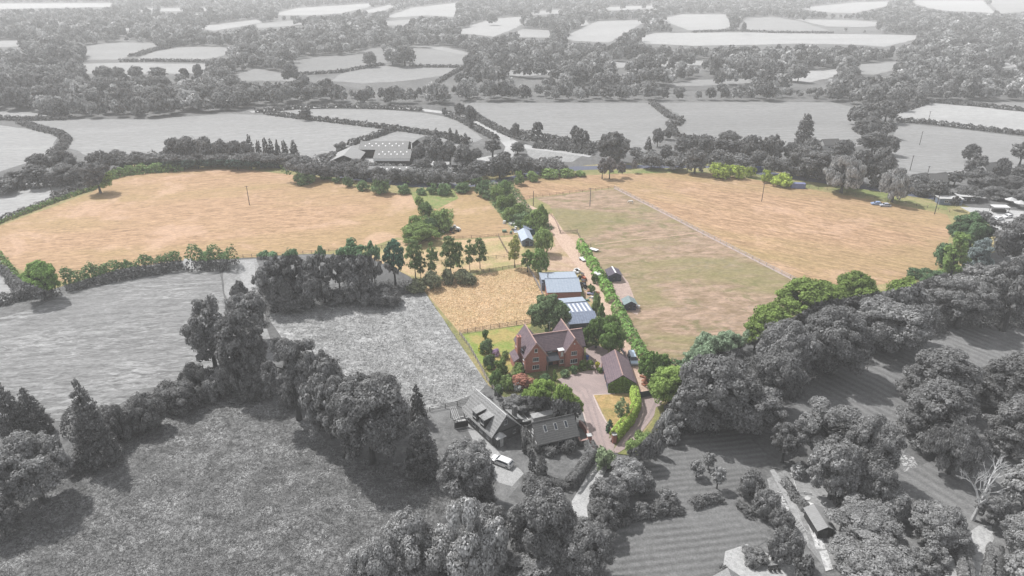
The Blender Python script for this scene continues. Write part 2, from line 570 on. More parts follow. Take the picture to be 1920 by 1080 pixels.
FIELDS = [  # (tone, stripe angle, outline)
    (.40, 10, [(0, 235), (60, 243), (110, 255), (97, 280), (80, 292), (50, 305), (0, 322), (-80, 340), (-80, 235)]),
    (.50, 15, [(40, 228), (130, 223), (280, 224), (430, 213), (500, 216), (560, 222), (640, 230), (715, 240), (738, 243), (700, 256), (650, 275), (600, 293), (560, 303), (300, 303), (165, 292), (130, 278), (128, 262), (115, 250), (75, 240)]),
    (.38, 5, [(-60, 209), (60, 211), (92, 217), (20, 219), (-60, 218)]),
    (.36, 20, [(500, 212), (560, 205), (640, 204), (720, 206), (790, 211), (835, 219), (872, 234), (905, 260), (880, 270), (810, 253), (740, 243), (640, 229), (560, 219)]),
    (.34, 5, [(745, 246), (810, 254), (860, 268), (860, 290), (700, 290), (655, 275)]),
    (.32, 3, [(858, 199), (885, 193), (1000, 193), (1220, 193), (1258, 223), (1266, 235), (1240, 256), (1210, 285), (1130, 285), (1080, 276), (1000, 266), (960, 256), (925, 237), (893, 215)]),
    (.31, 8, [(1238, 193), (1400, 191), (1560, 192), (1612, 203), (1640, 235), (1640, 268), (1560, 285), (1500, 290), (1400, 285), (1300, 270), (1268, 258), (1262, 240), (1287, 226), (1270, 213)]),
    (.46, -12, [(1660, 215), (1745, 193), (1830, 200), (1960, 214), (1960, 252), (1800, 238), (1690, 226)]),
    (.33, -10, [(1680, 230), (1790, 241), (1960, 262), (1960, 325), (1780, 335), (1700, 335), (1670, 300)]),
    (.30, 0, [(1850, 201), (1870, 191), (1960, 194), (1960, 210)]),
    (.36, 70, [(985, 272), (1040, 279), (1100, 287), (1075, 303), (1020, 306), (990, 292)]),
    (.46, 25, [(-80, 358), (60, 338), (150, 328), (168, 335), (165, 350), (100, 372), (0, 414), (-80, 440)]),
    (.42, 0, [(-60, 490), (20, 508), (30, 540), (20, 562), (-60, 580)]),
    (.34, 12, [(160, 88), (185, 82), (240, 80), (300, 82), (285, 92), (252, 103), (222, 112), (165, 112), (150, 100)]),
    (.52, 20, [(262, 108), (290, 97), (345, 88), (410, 88), (450, 91), (445, 97), (405, 108), (370, 113), (260, 113)]),
    (.62, 8, [(150, 120), (230, 118), (390, 120), (385, 138), (160, 139)]),
    (.60, 0, [(-40, 78), (45, 76), (42, 87), (-40, 90)]),
    (.70, 10, [(350, 52), (430, 43), (480, 37), (492, 42), (450, 50), (400, 58)]),
    (.50, 10, [(482, 44), (530, 40), (578, 38), (570, 47), (480, 53)]),
    (.75, 12, [(515, 25), (560, 15), (640, 10), (700, 6), (690, 14), (640, 25), (580, 29), (520, 29)]),
    (.80, 0, [(-60, 7), (210, 6), (214, 13), (-60, 18)]),
    (.75, 0, [(255, 16), (400, 15), (400, 20), (260, 22)]),
    (.30, 25, [(418, 148), (480, 128), (560, 143), (550, 152), (430, 152)]),
    (.27, 18, [(548, 113), (600, 107), (670, 103), (690, 92), (715, 90), (728, 118), (690, 121), (640, 134), (590, 139), (556, 138)]),
    (.33, 12, [(638, 141), (664, 128), (720, 124), (800, 127), (872, 128), (850, 140), (760, 152), (680, 157), (620, 152)]),
    (.30, -12, [(768, 90), (800, 91), (865, 99), (888, 106), (870, 126), (800, 125), (780, 121), (764, 100)]),
    (.55, -12, [(766, 86), (830, 88), (884, 100), (880, 104), (800, 90)]),
    (.75, 14, [(640, 30), (735, 8), (748, 9), (720, 20), (660, 29)]),
    (.72, 10, [(722, 32), (770, 15), (860, 5), (858, 13), (855, 23), (850, 32), (800, 29), (740, 33)]),
    (.55, 8, [(715, 41), (775, 36), (760, 48), (712, 48)]),
    (.70, 22, [(848, 62), (900, 42), (930, 35), (986, 31), (982, 44), (960, 56), (925, 69), (890, 65)]),
    (.40, 5, [(950, 69), (980, 55), (1030, 57), (1032, 71), (970, 70)]),
    (.72, 25, [(1046, 74), (1120, 40), (1222, 37), (1190, 52), (1142, 80), (1080, 77)]),
    (.78, 4, [(1190, 70), (1230, 62), (1400, 61), (1722, 66), (1722, 73), (1660, 88), (1600, 84), (1500, 82), (1420, 84), (1300, 86), (1210, 82)]),
    (.70, 4, [(1235, 35), (1280, 27), (1360, 27), (1372, 50), (1350, 56), (1290, 57)]),
    (.34, 10, [(1378, 56), (1400, 34), (1450, 32), (1500, 40), (1556, 58), (1450, 60)]),
    (.42, 0, [(1490, 36), (1600, 38), (1690, 45), (1620, 51), (1550, 50)]),
    (.70, 6, [(1488, 16), (1600, 5), (1680, 2), (1660, 12), (1600, 25), (1560, 24)]),
    (.80, 6, [(1700, 1), (1842, 1), (1868, 26), (1840, 23), (1780, 21), (1740, 15)]),
    (.5, 20, [(1852, 0), (1960, 0), (1960, 18), (1874, 26)]),
    (.60, 0, [(1128, 117), (1350, 114), (1360, 122), (1130, 128)]),
    (.38, 0, [(880, 133), (1000, 132), (1060, 127), (1092, 132), (1000, 143), (900, 143)]),
    (.50, 5, [(1600, 122), (1690, 115), (1706, 124), (1640, 141), (1602, 138)]),
    (.48, 5, [(1455, 142), (1530, 133), (1575, 130), (1572, 142), (1520, 155), (1465, 152)]),
    (.65, 0, [(1872, 118), (1960, 118), (1960, 127), (1875, 128)]),
    (.34, 0, [(1252, 158), (1310, 150), (1400, 148), (1425, 156), (1260, 164)]),
    (.18, 0, [(700, 170), (850, 166), (1000, 165), (1400, 163), (1540, 165), (1540, 169), (1000, 172), (830, 172)]),
    (.7, 0, [(40, 42), (120, 38), (128, 44), (50, 49)]),
    (.7, 0, [(200, 55), (250, 52), (255, 57), (205, 60)]),
    (.7, 0, [(1130, 14), (1230, 10), (1235, 16), (1140, 20)]),
    (.6, 0, [(990, 22), (1050, 18), (1060, 25), (1000, 29)]),
    (.45, 0, [(1080, 44), (1100, 38), (1104, 46), (1085, 50)]),
]
for tone, ang, pts in FIELDS:
    far = min(p[1] for p in pts) < 200
    sheet('field', pts, fieldmat(tone, ang), z=(0.03 + 0.004 * FIELDS.index((tone, ang, pts))) if far else None, jit=1.5 if far else 0.8)
LAYER[0] = 0.02
# near grey land
sheet('field', [(-60, 612), (60, 580), (120, 550), (345, 505), (345, 489), (358, 487), (362, 505), (412, 505), (418, 545), (428, 600), (440, 700), (330, 712), (250, 745), (200, 775), (130, 790), (-60, 790)], m_hay, jit=0.5)
sheet('field', [(418, 505), (440, 487), (482, 486), (487, 540), (500, 610), (520, 700), (440, 720), (428, 600)], m_park, jit=0.6)
sheet('path', [(446, 490), (474, 490), (482, 520), (486, 556), (470, 552), (452, 520)], ground('dusty_path', g3(0.3), g3(0.42), 0.8), jit=0.4)
sheet('field', [(500, 592), (600, 560), (700, 566), (796, 546), (912, 722), (900, 735), (820, 765), (760, 770), (640, 700), (540, 650)], m_tuss, jit=0.3)
sheet('meadow', [(-200, 1200), (-200, 960), (0, 905), (60, 872), (220, 832), (290, 785), (400, 735), (500, 725), (640, 850), (850, 890), (930, 960), (960, 1200)], m_mead, jit=1.0)
sheet('lawn', [(1160, 1200), (1130, 990), (1180, 970), (1340, 948), (1375, 935), (1410, 968), (1440, 1010), (1400, 1040), (1340, 1065), (1330, 1200)], m_mow, jit=0.3)
sheet('lawn', [(1215, 870), (1235, 812), (1330, 805), (1400, 815), (1440, 855), (1400, 900), (1380, 930), (1300, 955), (1195, 950), (1200, 905)], m_mow, jit=0.3)
sheet('lawn', [(1360, 690), (1560, 700), (1640, 620), (1760, 606), (1960, 610), (1960, 720), (1750, 760), (1690, 850), (1720, 880), (1760, 950), (1650, 960), (1600, 830), (1360, 800)], m_mow2, jit=0.5)
sheet('path', [(1686, 850), (1712, 860), (1730, 900), (1745, 945), (1720, 940), (1695, 880)], ground('flower_bed', g3(0.16), g3(0.55), 2.0, 0.45, 0.6), jit=0.4)
sheet('lawn', [(1690, 890), (1760, 860), (1960, 860), (1960, 1200), (1700, 1200), (1640, 980)], m_mow2, jit=0.4)
sheet('patio', [(1360, 1035), (1400, 1020), (1440, 1040), (1490, 1050), (1500, 1100), (1350, 1110)], ground('paving', g3(0.36), g3(0.5), 1.5), jit=0.1)
sheet('garden', [(1440, 900), (1480, 880), (1540, 890), (1570, 960), (1590, 1060), (1540, 1060), (1490, 990), (1450, 950)], m_park, jit=0.4)
sheet('patio', [(1508, 962), (1526, 962), (1540, 1000), (1548, 1030), (1530, 1030)], ground('shed_slabs', g3(0.4), g3(0.62), 1.2, 0.45, 0.55))
sheet('path', [(1770, 1090), (1800, 1010), (1836, 985), (1860, 985), (1862, 1010), (1840, 1060), (1832, 1140), (1780, 1140)], m_pale, jit=0.3)

sheet('flower_bed', [(1455, 925), (1478, 920), (1500, 960), (1496, 985), (1475, 970)], MATS['flower_bed'], jit=.3)
sheet('path', [(1440, 880), (1452, 878), (1490, 940), (1518, 1010), (1508, 1014), (1478, 950)], MATS['dusty_path'], jit=.5)
sheet('garden_slab', [(1536, 1035), (1550, 1032), (1562, 1068), (1548, 1072)], MATS['shed_slabs'])
# the property
sheet('grassland', PROP, m_prop, z=0.045)
LAYER[0] = 0.05
sheet('field', [(-60, 446), (60, 402), (170, 362), (200, 342), (240, 328), (350, 318), (450, 317), (540, 327), (600, 335), (660, 350), (720, 361), (780, 365), (850, 362), (892, 357), (922, 385), (966, 440), (900, 446), (820, 449), (742, 445), (700, 462), (600, 472), (480, 483), (440, 484), (350, 488), (235, 502), (118, 532), (60, 512), (-60, 475)], m_stub, jit=0.4)
sheet('field', [(962, 345), (1000, 336), (1060, 330), (1140, 327), (1200, 322), (1330, 325), (1430, 337), (1500, 352), (1640, 376), (1775, 402), (1786, 425), (1775, 460), (1758, 505), (1740, 516), (1640, 535), (1560, 560), (1500, 545), (1150, 352), (1005, 370), (985, 376), (968, 365)], m_stub2, jit=0.4)
sheet('paddock', [(1003, 371), (1151, 354), (1497, 530), (1540, 560), (1400, 640), (1300, 690), (1240, 700), (1212, 660), (1180, 600), (1160, 550), (1120, 500), (1088, 455), (1062, 440), (1040, 405), (1030, 385)], m_padd, jit=0.2)
sheet('field', [(795, 545), (800, 532), (870, 520), (980, 500), (1000, 505), (1020, 530), (1025, 562), (1040, 600), (1000, 606), (862, 625)], m_lay)
sheet('paddock', [(690, 482), (745, 450), (820, 453), (966, 444), (985, 470), (985, 495), (870, 512), (800, 522), (770, 518)], ground('dry_strip', (0.46, 0.33, 0.19), (0.58, 0.41, 0.26), 0.4, big=(0.3, 0.3, 0.12), bigs=0.1, bump=0.3), jit=0.3)
sheet('yard', [(1035, 400), (1046, 432), (1082, 440), (1096, 470), (1122, 500), (1140, 545), (1150, 575), (1130, 580), (1095, 560), (1090, 510), (1000, 505), (990, 495), (1010, 470), (1040, 462), (1030, 430), (1020, 405)], m_dirt, jit=0.3)
ribbon('track', [(962, 362), (972, 378), (1000, 392), (1032, 408), (1044, 432), (1070, 465), (1108, 510), (1135, 560), (1152, 600), (1168, 640), (1184, 680), (1202, 715), (1208, 745)], [3, 3, 3, 3.5, 4.5, 6, 6, 5, 5, 5, 5.5, 6, 6], ground('track_centre', (0.48, 0.34, 0.27), (0.60, 0.45, 0.35), 0.7, bump=0.1))
sheet('yard', [(1150, 530), (1166, 515), (1178, 530), (1190, 560), (1200, 580), (1196, 592), (1160, 575), (1152, 550)], ground('stable_yard', (0.38, 0.29, 0.26), (0.48, 0.37, 0.32), 0.8), jit=0.3)
sheet('garden', [(866, 628), (1000, 607), (1120, 640), (1135, 700), (1110, 745), (1085, 755), (1040, 745), (985, 742), (945, 745), (930, 735), (905, 690)], ground('flower_border', (0.10, 0.13, 0.05), (0.22, 0.2, 0.09), 1.2, bump=0.8), jit=0.2)
sheet('lawn', [(866, 627), (1000, 607), (985, 625), (968, 650), (962, 690), (945, 712), (925, 712), (905, 690)], m_lawn, jit=0.2)
sheet('yard', [(1098, 655), (1118, 646), (1140, 658), (1136, 675), (1130, 692), (1114, 692), (1100, 690)], m_gravel)
sheet('driveway', [(1045, 712), (1078, 700), (1105, 695), (1130, 694), (1146, 738), (1114, 740), (1153, 836), (1148, 850), (1112, 842), (1100, 800), (1094, 770), (1084, 745), (1062, 728)], m_gravel, jit=0.08)
sheet('lawn', [(1112, 741), (1152, 739), (1180, 745), (1192, 768), (1172, 800), (1150, 818), (1146, 800)], ground('parched_lawn', (0.44, 0.29, 0.13), (0.56, 0.38, 0.19), 0.6, big=(0.22, 0.2, 0.07), bigs=0.12, bump=0.2))
sheet('lane', [(1194, 745), (1243, 741), (1240, 760), (1220, 790), (1185, 832), (1160, 850), (1146, 850), (1162, 828), (1192, 790)], m_gravel, jit=0.15)
sheet('verge', [(1243, 758), (1232, 765), (1222, 790), (1188, 832), (1160, 852), (1190, 856), (1228, 820), (1246, 780)], m_verge, jit=0.3)
m_kerb = ground('kerb_stone', (.5, .4, .37), (.6, .5, .46), 2.0)
ribbon('kerb', [(1153, 739), (1112, 741), (1122, 765), (1134, 788), (1146, 806), (1152, 826)], .35, m_kerb)
ribbon('kerb', [(1092, 768), (1098, 790), (1106, 815)], .3, m_kerb)
ribbon('tyre_marks', [(1080, 716), (1100, 730), (1112, 760), (1124, 800), (1134, 840)], .5, ground('tyre_wear', (.31, .25, .24), (.36, .29, .28), 1.5))
ribbon('tyre_marks', [(1068, 720), (1092, 738), (1102, 764), (1114, 802), (1124, 842)], .5, MATS['tyre_wear'])
ribbon('tyre_marks', [(1232, 750), (1215, 782), (1180, 824)], .5, MATS['tyre_wear'])
# grey lane and cottage plots
sheet('lane', [(1110, 850), (1150, 850), (1138, 880), (1118, 915), (1100, 950), (1105, 990), (1075, 985), (1072, 940), (1096, 900), (1108, 872)], m_pale, z=0.02)
sheet('garden', [(800, 770), (880, 745), (1000, 745), (1095, 790), (1108, 850), (1060, 910), (980, 900), (930, 960), (890, 930), (860, 850)], ground('cottage_lawn', g3(0.11), g3(0.2), 0.8, big=g3(0.24), bigs=0.12, bump=0.3), z=0.024, jit=0.3)
sheet('driveway', [(898, 848), (912, 862), (905, 872), (935, 905), (960, 912), (982, 888), (975, 880), (940, 855), (928, 838), (885, 795), (870, 792)], ground('cottage_drive', g3(0.34), g3(0.44), 1.5), z=0.032)
sheet('patio', [(968, 770), (1000, 765), (1010, 790), (990, 812), (975, 800)], ground('flags', g3(0.42), g3(0.55), 1.5, 0.4, 0.6), z=0.036)

# roads and the railway-side road
ROADP = [(300, 301), (345, 303), (430, 305), (520, 311), (600, 323), (690, 337), (780, 347), (860, 349), (940, 340), (1000, 326), (1080, 316), (1150, 313), (1250, 312), (1350, 316), (1450, 327), (1560, 343), (1640, 354), (1760, 372), (1840, 378), (1990, 388)]
ribbon('road', ROADP[:12], 7, m_roadb, z=0.075)
ribbon('road', ROADP[11:18], 7, m_roadb, z=0.075)
ribbon('road', ROADP[17:], 9, m_road, z=0.08)
ribbon('road', [(470, 210), (560, 201), (640, 200), (720, 201), (790, 206), (840, 212), (880, 226), (915, 243), (945, 259), (966, 270), (990, 276), (1040, 282), (1110, 292)], 7, m_pale, z=0.06)
ribbon('road', [(946, 262), (958, 275), (953, 292), (930, 305)], 6, m_pale, z=0.064)
ribbon('pavement', [(580, 314), (640, 322), (720, 335), (800, 342)], 1.5, m_pale, z=0.085)
ribbon('pavement', [(860, 347), (940, 343), (1040, 322)], 1.2, ground('edge', (0.45, 0.36, 0.33), (0.5, 0.4, 0.36)), z=0.085)
ribbon('pavement', [(1700, 362), (1770, 366), (1860, 372), (1990, 378)], 2.0, m_pale, z=0.09)
sheet('car_park', [(1800, 388), (1870, 392), (1960, 400), (1960, 440), (1880, 440), (1840, 410)], m_pale, z=0.07)
sheet('yard', [(595, 296), (640, 290), (700, 297), (790, 297), (880, 300), (930, 290), (955, 300), (930, 318), (800, 330), (640, 318), (600, 310)], ground('farm_yard', g3(0.4), g3(0.55), 0.5), z=0.058)
sheet('verge', [(1140, 318), (1330, 315), (1500, 338), (1640, 358), (1770, 382), (1780, 396), (1640, 370), (1500, 350), (1330, 324), (1140, 326)], ground('roadside_grass', (0.14, 0.19, 0.06), (0.26, 0.28, 0.11), 0.6, big=(0.4, 0.32, 0.18), bigs=0.08), z=0.078)
sheet('verge', [(770, 362), (800, 354), (850, 356), (860, 372), (820, 392), (780, 385)], ground('lush_grass', (0.17, 0.24, 0.07), (0.3, 0.28, 0.13), 0.4), z=0.2 * 0.5)
# worn strip beside the long paddock fence, and the mown line across the paddock
ribbon('path', [(1152, 353), (1250, 403), (1350, 455), (1450, 506), (1497, 530)], 1.1, ground('worn_strip', (0.46, 0.37, 0.34), (0.56, 0.46, 0.42), 1.0), z=0.3 * 0.5)
ribbon('path', [(1115, 459), (1180, 451), (1280, 441), (1320, 434)], 0.5, ground('trodden_line', (0.52, 0.37, 0.28), (0.56, 0.4, 0.3), 1.0), z=0.14)
# ==== TREES ====
def unit(n):
    d = NR.normal(size=(n, 3))
    return d / np.linalg.norm(d, axis=1)[:, None]


HR = dict(broad=1.9, open=2.3, birch=3.4, conifer=2.9, cypress=3.6, pine=2.4, cedar=1.45, bush=1.35, willow=1.9, spruce=2.6)


def lobes(kind):
    """clump centres and radii of a crown; crown radius is 1, height HR"""
    H = HR[kind]
    if kind in ('broad', 'open', 'willow', 'birch', 'bush'):
        K = dict(broad=60, open=44, willow=40, birch=26, bush=24)[kind]
        z0, z1 = dict(broad=(0.03, 1.0), open=(0.14, 1.0), willow=(0.1, 1.0), birch=(0.06, 1.0), bush=(-0.25, 1.0))[kind]
        rad = dict(broad=(.2, .36), open=(.16, .29), willow=(.2, .33), birch=(.27, .44), bush=(.26, .42))[kind]
        d = unit(K)
        d[:, 2] = np.where(d[:, 2] < -0.93, -d[:, 2], d[:, 2])
        cz, hz = (z0 + z1) / 2 * H, (z1 - z0) / 2 * H
        rr = NR.uniform(*rad, K)
        k = NR.uniform(0.45, 1.0, K) ** 0.6
        rmax = 1.02 - rr
        zmax = hz - rr
        prof = 1.0 if kind != 'birch' else 1.0
        if kind in ('broad', 'bush', 'willow'):
            ww = np.where(d[:, 2] < .1, (1 - d[:, 2] ** 2 + .02) ** -.3, 1.0)
            rmax = rmax * ww
        c = np.stack([d[:, 0] * rmax * k * prof, d[:, 1] * rmax * k * prof, cz + d[:, 2] * zmax * k], 1)
        if kind == 'bush':
            c[:, 2] = np.abs(c[:, 2])
        # lopsided outline
        a = NR.uniform(0, 2 * pi)
        c[:, 0] *= 1 + 0.14 * np.cos(a) * (c[:, 2] / H - .5) * 2
        c[:, 1] *= 1 + 0.14 * np.sin(a) * (c[:, 2] / H - .5) * 2
        R3 = np.stack([rr * NR.uniform(.9, 1.2, K), rr * NR.uniform(.9, 1.2, K), rr * NR.uniform(.7, 1.0, K)], 1)
        if kind == 'willow':
            R3[:, 2] *= 1.5
        return c, R3
    if kind in ('conifer', 'spruce'):
        c, r = [], []
        L = 13
        for i in range(L):
            f = i / (L - 1)
            rad = (1 - f) ** 0.68 * 0.84 + 0.03
            if kind == 'spruce':
                rad = sqrt(max(0, 1 - (f * 0.95) ** 2.2)) * 0.8 + 0.03
            m = max(3, int(8 * rad + 2))
            a0 = NR.uniform(0, 6.28)
            for j in range(m):
                a = a0 + 2 * pi * j / m + NR.uniform(-.25, .25)
                rj = rad * NR.uniform(.6, .98)
                c.append((cos(a) * rj * .95, sin(a) * rj * .95, H * (0.07 + 0.88 * f) + NR.uniform(-.06, .06)))
                r.append((0.13 + rad * .24, 0.13 + rad * .24, 0.14 + 0.05 * rad))
        c.append((0, 0, H * .97))
        r.append((.06, .06, .15))
        return np.array(c), np.array(r)
    if kind == 'cypress':
        c, r = [], []
        for i in range(14):
            f = i / 13
            rad = (sin(pi * min(1, 0.22 + 0.8 * f)) ** 0.7) * (1 - f * .35)
            for j in range(3):
                a = NR.uniform(0, 6.28)
                c.append((cos(a) * rad * .3, sin(a) * rad * .3, H * (0.06 + .88 * f)))
                r.append((rad * .62 + .05, rad * .62 + .05, .32))
        return np.array(c), np.array(r)
    # pine, cedar: flat storeys of foliage on level boughs
    c, r = [], []
    L = 9 if kind == 'cedar' else 8
    for i in range(L):
        f = i / (L - 1)
        rad = sqrt(1 - (f * .97) ** 2) * 0.78 if kind == 'cedar' else (1 - abs(f - .35) * 1.1) * .68 + .08
        m = max(4, int((16 if kind == 'cedar' else 8) * rad + 2))
        for j in range(m):
            a = 2 * pi * j / m + NR.uniform(-.4, .4)
            rj = rad * NR.uniform(.5, 1)
            c.append((cos(a) * rj, sin(a) * rj, H * (0.16 + .76 * f) + NR.uniform(-.08, .08)))
            q = NR.uniform(.17, .28)
            r.append((q, q, q * (.5 if kind == 'cedar' else .6)))
    return np.array(c), np.array(r)


def leafcloud(kind, n, size):
    c, r = lobes(kind)
    K = len(c)
    wgt = (r[:, 0] * r[:, 1]) ** 1.0
    pick = NR.choice(K, int(n * 2.0), p=wgt / wgt.sum())
    # every clump carries smaller tufts, so that light and shade break it up
    T = 9 if n > 1500 else 5
    td = unit(K * T).reshape(K, T, 3)
    td[..., 2] = np.where(td[..., 2] < -.3, -td[..., 2], td[..., 2])
    tp = NR.integers(0, T, len(pick))
    e0 = unit(len(pick))
    tr_ = NR.uniform(.34, .52, (K, T))[pick, tp][:, None]
    off = td[pick, tp] * NR.uniform(.55, .85, (K, T))[pick, tp][:, None] + e0 * tr_
    q0 = np.linalg.norm(off, axis=1)[:, None]
    d = off / q0
    q = q0 * NR.uniform(.9, 1.05, len(pick))[:, None]
    p = c[pick] + d * r[pick] * q
    # drop leaves buried inside a neighbouring clump
    keep = np.ones(len(p), bool)
    for j in range(K):
        e = (p - c[j]) / r[j]
        keep &= (np.einsum('ij,ij->i', e, e) > 0.42) | (pick == j)
    p, d = p[keep][:n], (d * .45 + e0 * .75)[keep][:n]
    nrm = d / r[pick[keep][:n]] * r[pick[keep][:n]].mean(axis=1)[:, None]
    nrm = nrm + NR.normal(size=p.shape) * .3
    nrm[:, 2] += .1
    if kind in ('cedar', 'pine'):
        nrm[:, 2] += .5
    nrm /= np.linalg.norm(nrm, axis=1)[:, None]
    t = np.cross(nrm, NR.normal(size=p.shape))
    t /= np.linalg.norm(t, axis=1)[:, None]
    b = np.cross(nrm, t)
    s = (size * NR.uniform(.55, 1.35, len(p)))[:, None] / 2
    st, sb = s * NR.uniform(.8, 1.5, len(p))[:, None], s
    if kind == 'willow':
        t = np.stack([t[:, 0] * .3, t[:, 1] * .3, np.abs(t[:, 2]) + .6], 1)
        t /= np.linalg.norm(t, axis=1)[:, None]
        b = np.cross(nrm, t)
        b /= np.linalg.norm(b, axis=1)[:, None]
        st = st * 1.6
    V = np.stack([p - t * st - b * sb * .6, p + t * st * .6 - b * sb, p + t * st + b * sb * .6, p - t * st * .6 + b * sb], 1)
    V[:, :, 2] = np.maximum(V[:, :, 2], 0.02)
    return V


def trunkmesh(kind, lod):
    H = HR[kind]
    m = MB()
    n = 7 if lod <= 0 else 4
    r = dict(birch=.05, bush=.04, open=.085, cedar=.09).get(kind, .07)
    top = dict(bush=.35, conifer=.85, spruce=.8, cypress=.7).get(kind, .62) * H
    m.tube((0, 0, 0), (0, 0, H * .12), r * 1.35, r, n)
    m.tube((0, 0, H * .12), (0.03, 0.02, top), r, r * .3, n)
    if lod < 2 and kind in ('broad', 'open', 'birch', 'willow', 'cedar', 'pine'):
        for i in range(9 if kind in ('open', 'cedar') else 6):
            a = i * 2.4 + R.random()
            z = H * R.uniform(.26, .55)
            L = R.uniform(.45, .75) if kind != 'birch' else .3
            up = H * R.uniform(.1, .26)
            mid = (cos(a) * L * .5, sin(a) * L * .5, z + up * .6)
            m.tube((0.02, 0.01, z), mid, r * .5, r * .32, n - 2 if n > 5 else 4)
            m.tube(mid, (cos(a) * L, sin(a) * L, z + up), r * .32, r * .12, 4)
    return m.mesh('trunk')


PROTO = {}
NLEAF = {-1: (40000, .036), 0: (19000, .052), 1: (3800, .10), 2: (800, .21)}
DENS = dict(birch=.75, open=.85, conifer=.9, cypress=.8, spruce=.9, pine=.8, cedar=.9, bush=.7)


def proto(kind, lod):
    key = (kind, lod)
    if key not in PROTO:
        L = []
        for i in range({-1: 5, 0: 6, 1: 6, 2: 5}[lod] if kind in ('broad', 'bush', 'open') else 2):
            n, s = NLEAF[lod]
            V = leafcloud(kind, int(n * DENS.get(kind, 1)), s)
            me = quads('crown', V)
            me.materials.append(LEAF)
            tm = trunkmesh(kind, lod)
            tm.materials.append(BARK)
            L.append((V, me, tm))
        PROTO[key] = L
    return PROTO[key]


GREENS = [(.08, .125, .045), (.11, .155, .05), (.065, .105, .05), (.12, .165, .06), (.09, .13, .065)]
NAME = dict(broad='broadleaf_tree', open='broadleaf_tree', birch='slender_tree', conifer='conifer_tree', spruce='conifer_tree', cypress='clipped_cypress',
            pine='pine_tree', cedar='cedar_tree', bush='bush', willow='willow_tree')
CATN = dict(bush='bush')
STRAD = {}


def stradmat(c):
    k = 'leaves_green_%d_%d_%d' % tuple(int(x * 1000) for x in c)
    if k not in MATS:
        foliage(k, c)
    return MATS[k]


def solve(x0, y0, x1, y1):
    """ground point, radius and height of the tree whose crown fills this box of the photograph"""
    u, v, wd, hh = (x0 + x1) / 2, (y0 + y1) / 2, x1 - x0, y1 - y0
    zc, r, h = 5.0, 3.0, 8.0
    for _ in range(12):
        X, Y = G(u, v, zc)
        s = PX(X, Y, zc)[2]
        r = wd / 2 / s
        dep = atan2(CAM_H - zc, hypot(Y, 0.001))
        q = (hh / 2 / s) ** 2 - (r * .9 * sin(dep)) ** 2
        h = sqrt(max(q, (0.45 * r) ** 2 * cos(dep) ** 2)) / cos(dep) / .46
        h = max(h, r * .9)
        zc = .54 * h
    return X, Y, r, h


NTREES = [0]


def put_tree(box, kind, label, group, col=None, green=None, cat=None):
    x0, y0, x1, y1 = box
    X, Y, r, h = solve(x0, y0, x1, y1)
    if Y < 135:
        r *= .93
        h *= .96
    rp = (x1 - x0) / 2 * .533
    if kind == 'broad' and R.random() < .2 and 'belt' not in label and 'below' not in label:
        kind = 'open'
    lod = -1 if rp > 30 else (0 if rp > 14 else (1 if rp > 6 else 2))
    P = proto(kind, lod)
    V, cm, tm = P[R.randrange(len(P))]
    sc3 = (r * R.uniform(.97, 1.05), r * R.uniform(.95, 1.05), h / HR[kind])
    rz = R.uniform(0, 6.28)
    root = thing(NAME[kind], label, cat or CATN.get(kind, 'tree'), (X, Y, 0), rz, group)
    gu = np.linspace(x0 + 2, x1 - 2, 6)
    gv = np.linspace(y0 + 2, y1 - 2, 6)
    GU, GV = np.meshgrid(gu, gv)
    fr = inside(GU.ravel(), GV.ravel(), PROP).mean()
    grey = R.uniform(.085, .125)
    green = green or R.choice(GREENS)
    if col:
        c = col
        fr = 1 if col[0] != col[1] else 0
    else:
        c = g3(grey) if fr < .9 else green
    mesh = cm
    if col is None and 0.04 < fr < .9 and lod < 2 or (col is None and 0.15 < fr < .9):
        # foliage that stands on the edge of the coloured land: leaves on that side are green
        Vw = V.reshape(-1, 3) * np.array(sc3)
        cx, sx = cos(rz), sin(rz)
        Wx = Vw[:, 0] * cx - Vw[:, 1] * sx + X
        Wy = Vw[:, 0] * sx + Vw[:, 1] * cx + Y
        Wz = Vw[:, 2] - CAM_H
        d = Wy * CT - Wz * ST
        pu = 960 + FPX * Wx / d
        pv = 540 - FPX * (Wy * ST + Wz * CT) / d
        ins = inside(pu[::4], pv[::4], PROP)
        mesh = quads('crown', V, ins.astype(np.int32))
        mesh.materials.append(LEAF)
        mesh.materials.append(stradmat(green))
    cr = bpy.data.objects.new('crown', mesh)
    COL.objects.link(cr)
    cr.parent = root
    cr.scale = sc3
    if c[0] == c[1] and Y < 260:
        c = g3(c[0] * R.uniform(.9, 1.35))
    cr.color = (c[0], c[1], c[2], 1)
    if not (kind == 'bush' and lod > 0) and lod < 2:
        tk = bpy.data.objects.new('trunk', tm)
        COL.objects.link(tk)
        tk.parent = root
        tk.scale = sc3
    NTREES[0] += 1
    return root


ORD = ['leftmost', 'second from left', 'third from left', 'fourth from left', 'fifth from left', 'sixth from left', 'seventh from left', 'eighth from left', 'ninth from left', 'tenth from left']


def ordinal(i, n):
    if n == 1:
        return ''
    if i == n - 1:
        return 'rightmost'
    if i < 10:
        return ORD[i]
    k = n - 1 - i
    names = ['', 'second', 'third', 'fourth', 'fifth', 'sixth', 'seventh', 'eighth', 'ninth', 'tenth', 'eleventh', 'twelfth', 'thirteenth', 'fourteenth', 'fifteenth']
    return names[k] + ' from right'


KW = dict(broad='round leafy tree', open='open crowned tree', birch='slender tree', conifer='pointed conifer', spruce='dense conifer', cypress='clipped cypress',
          pine='shaggy pine', cedar='layered cedar', bush='bush', willow='pale drooping tree')


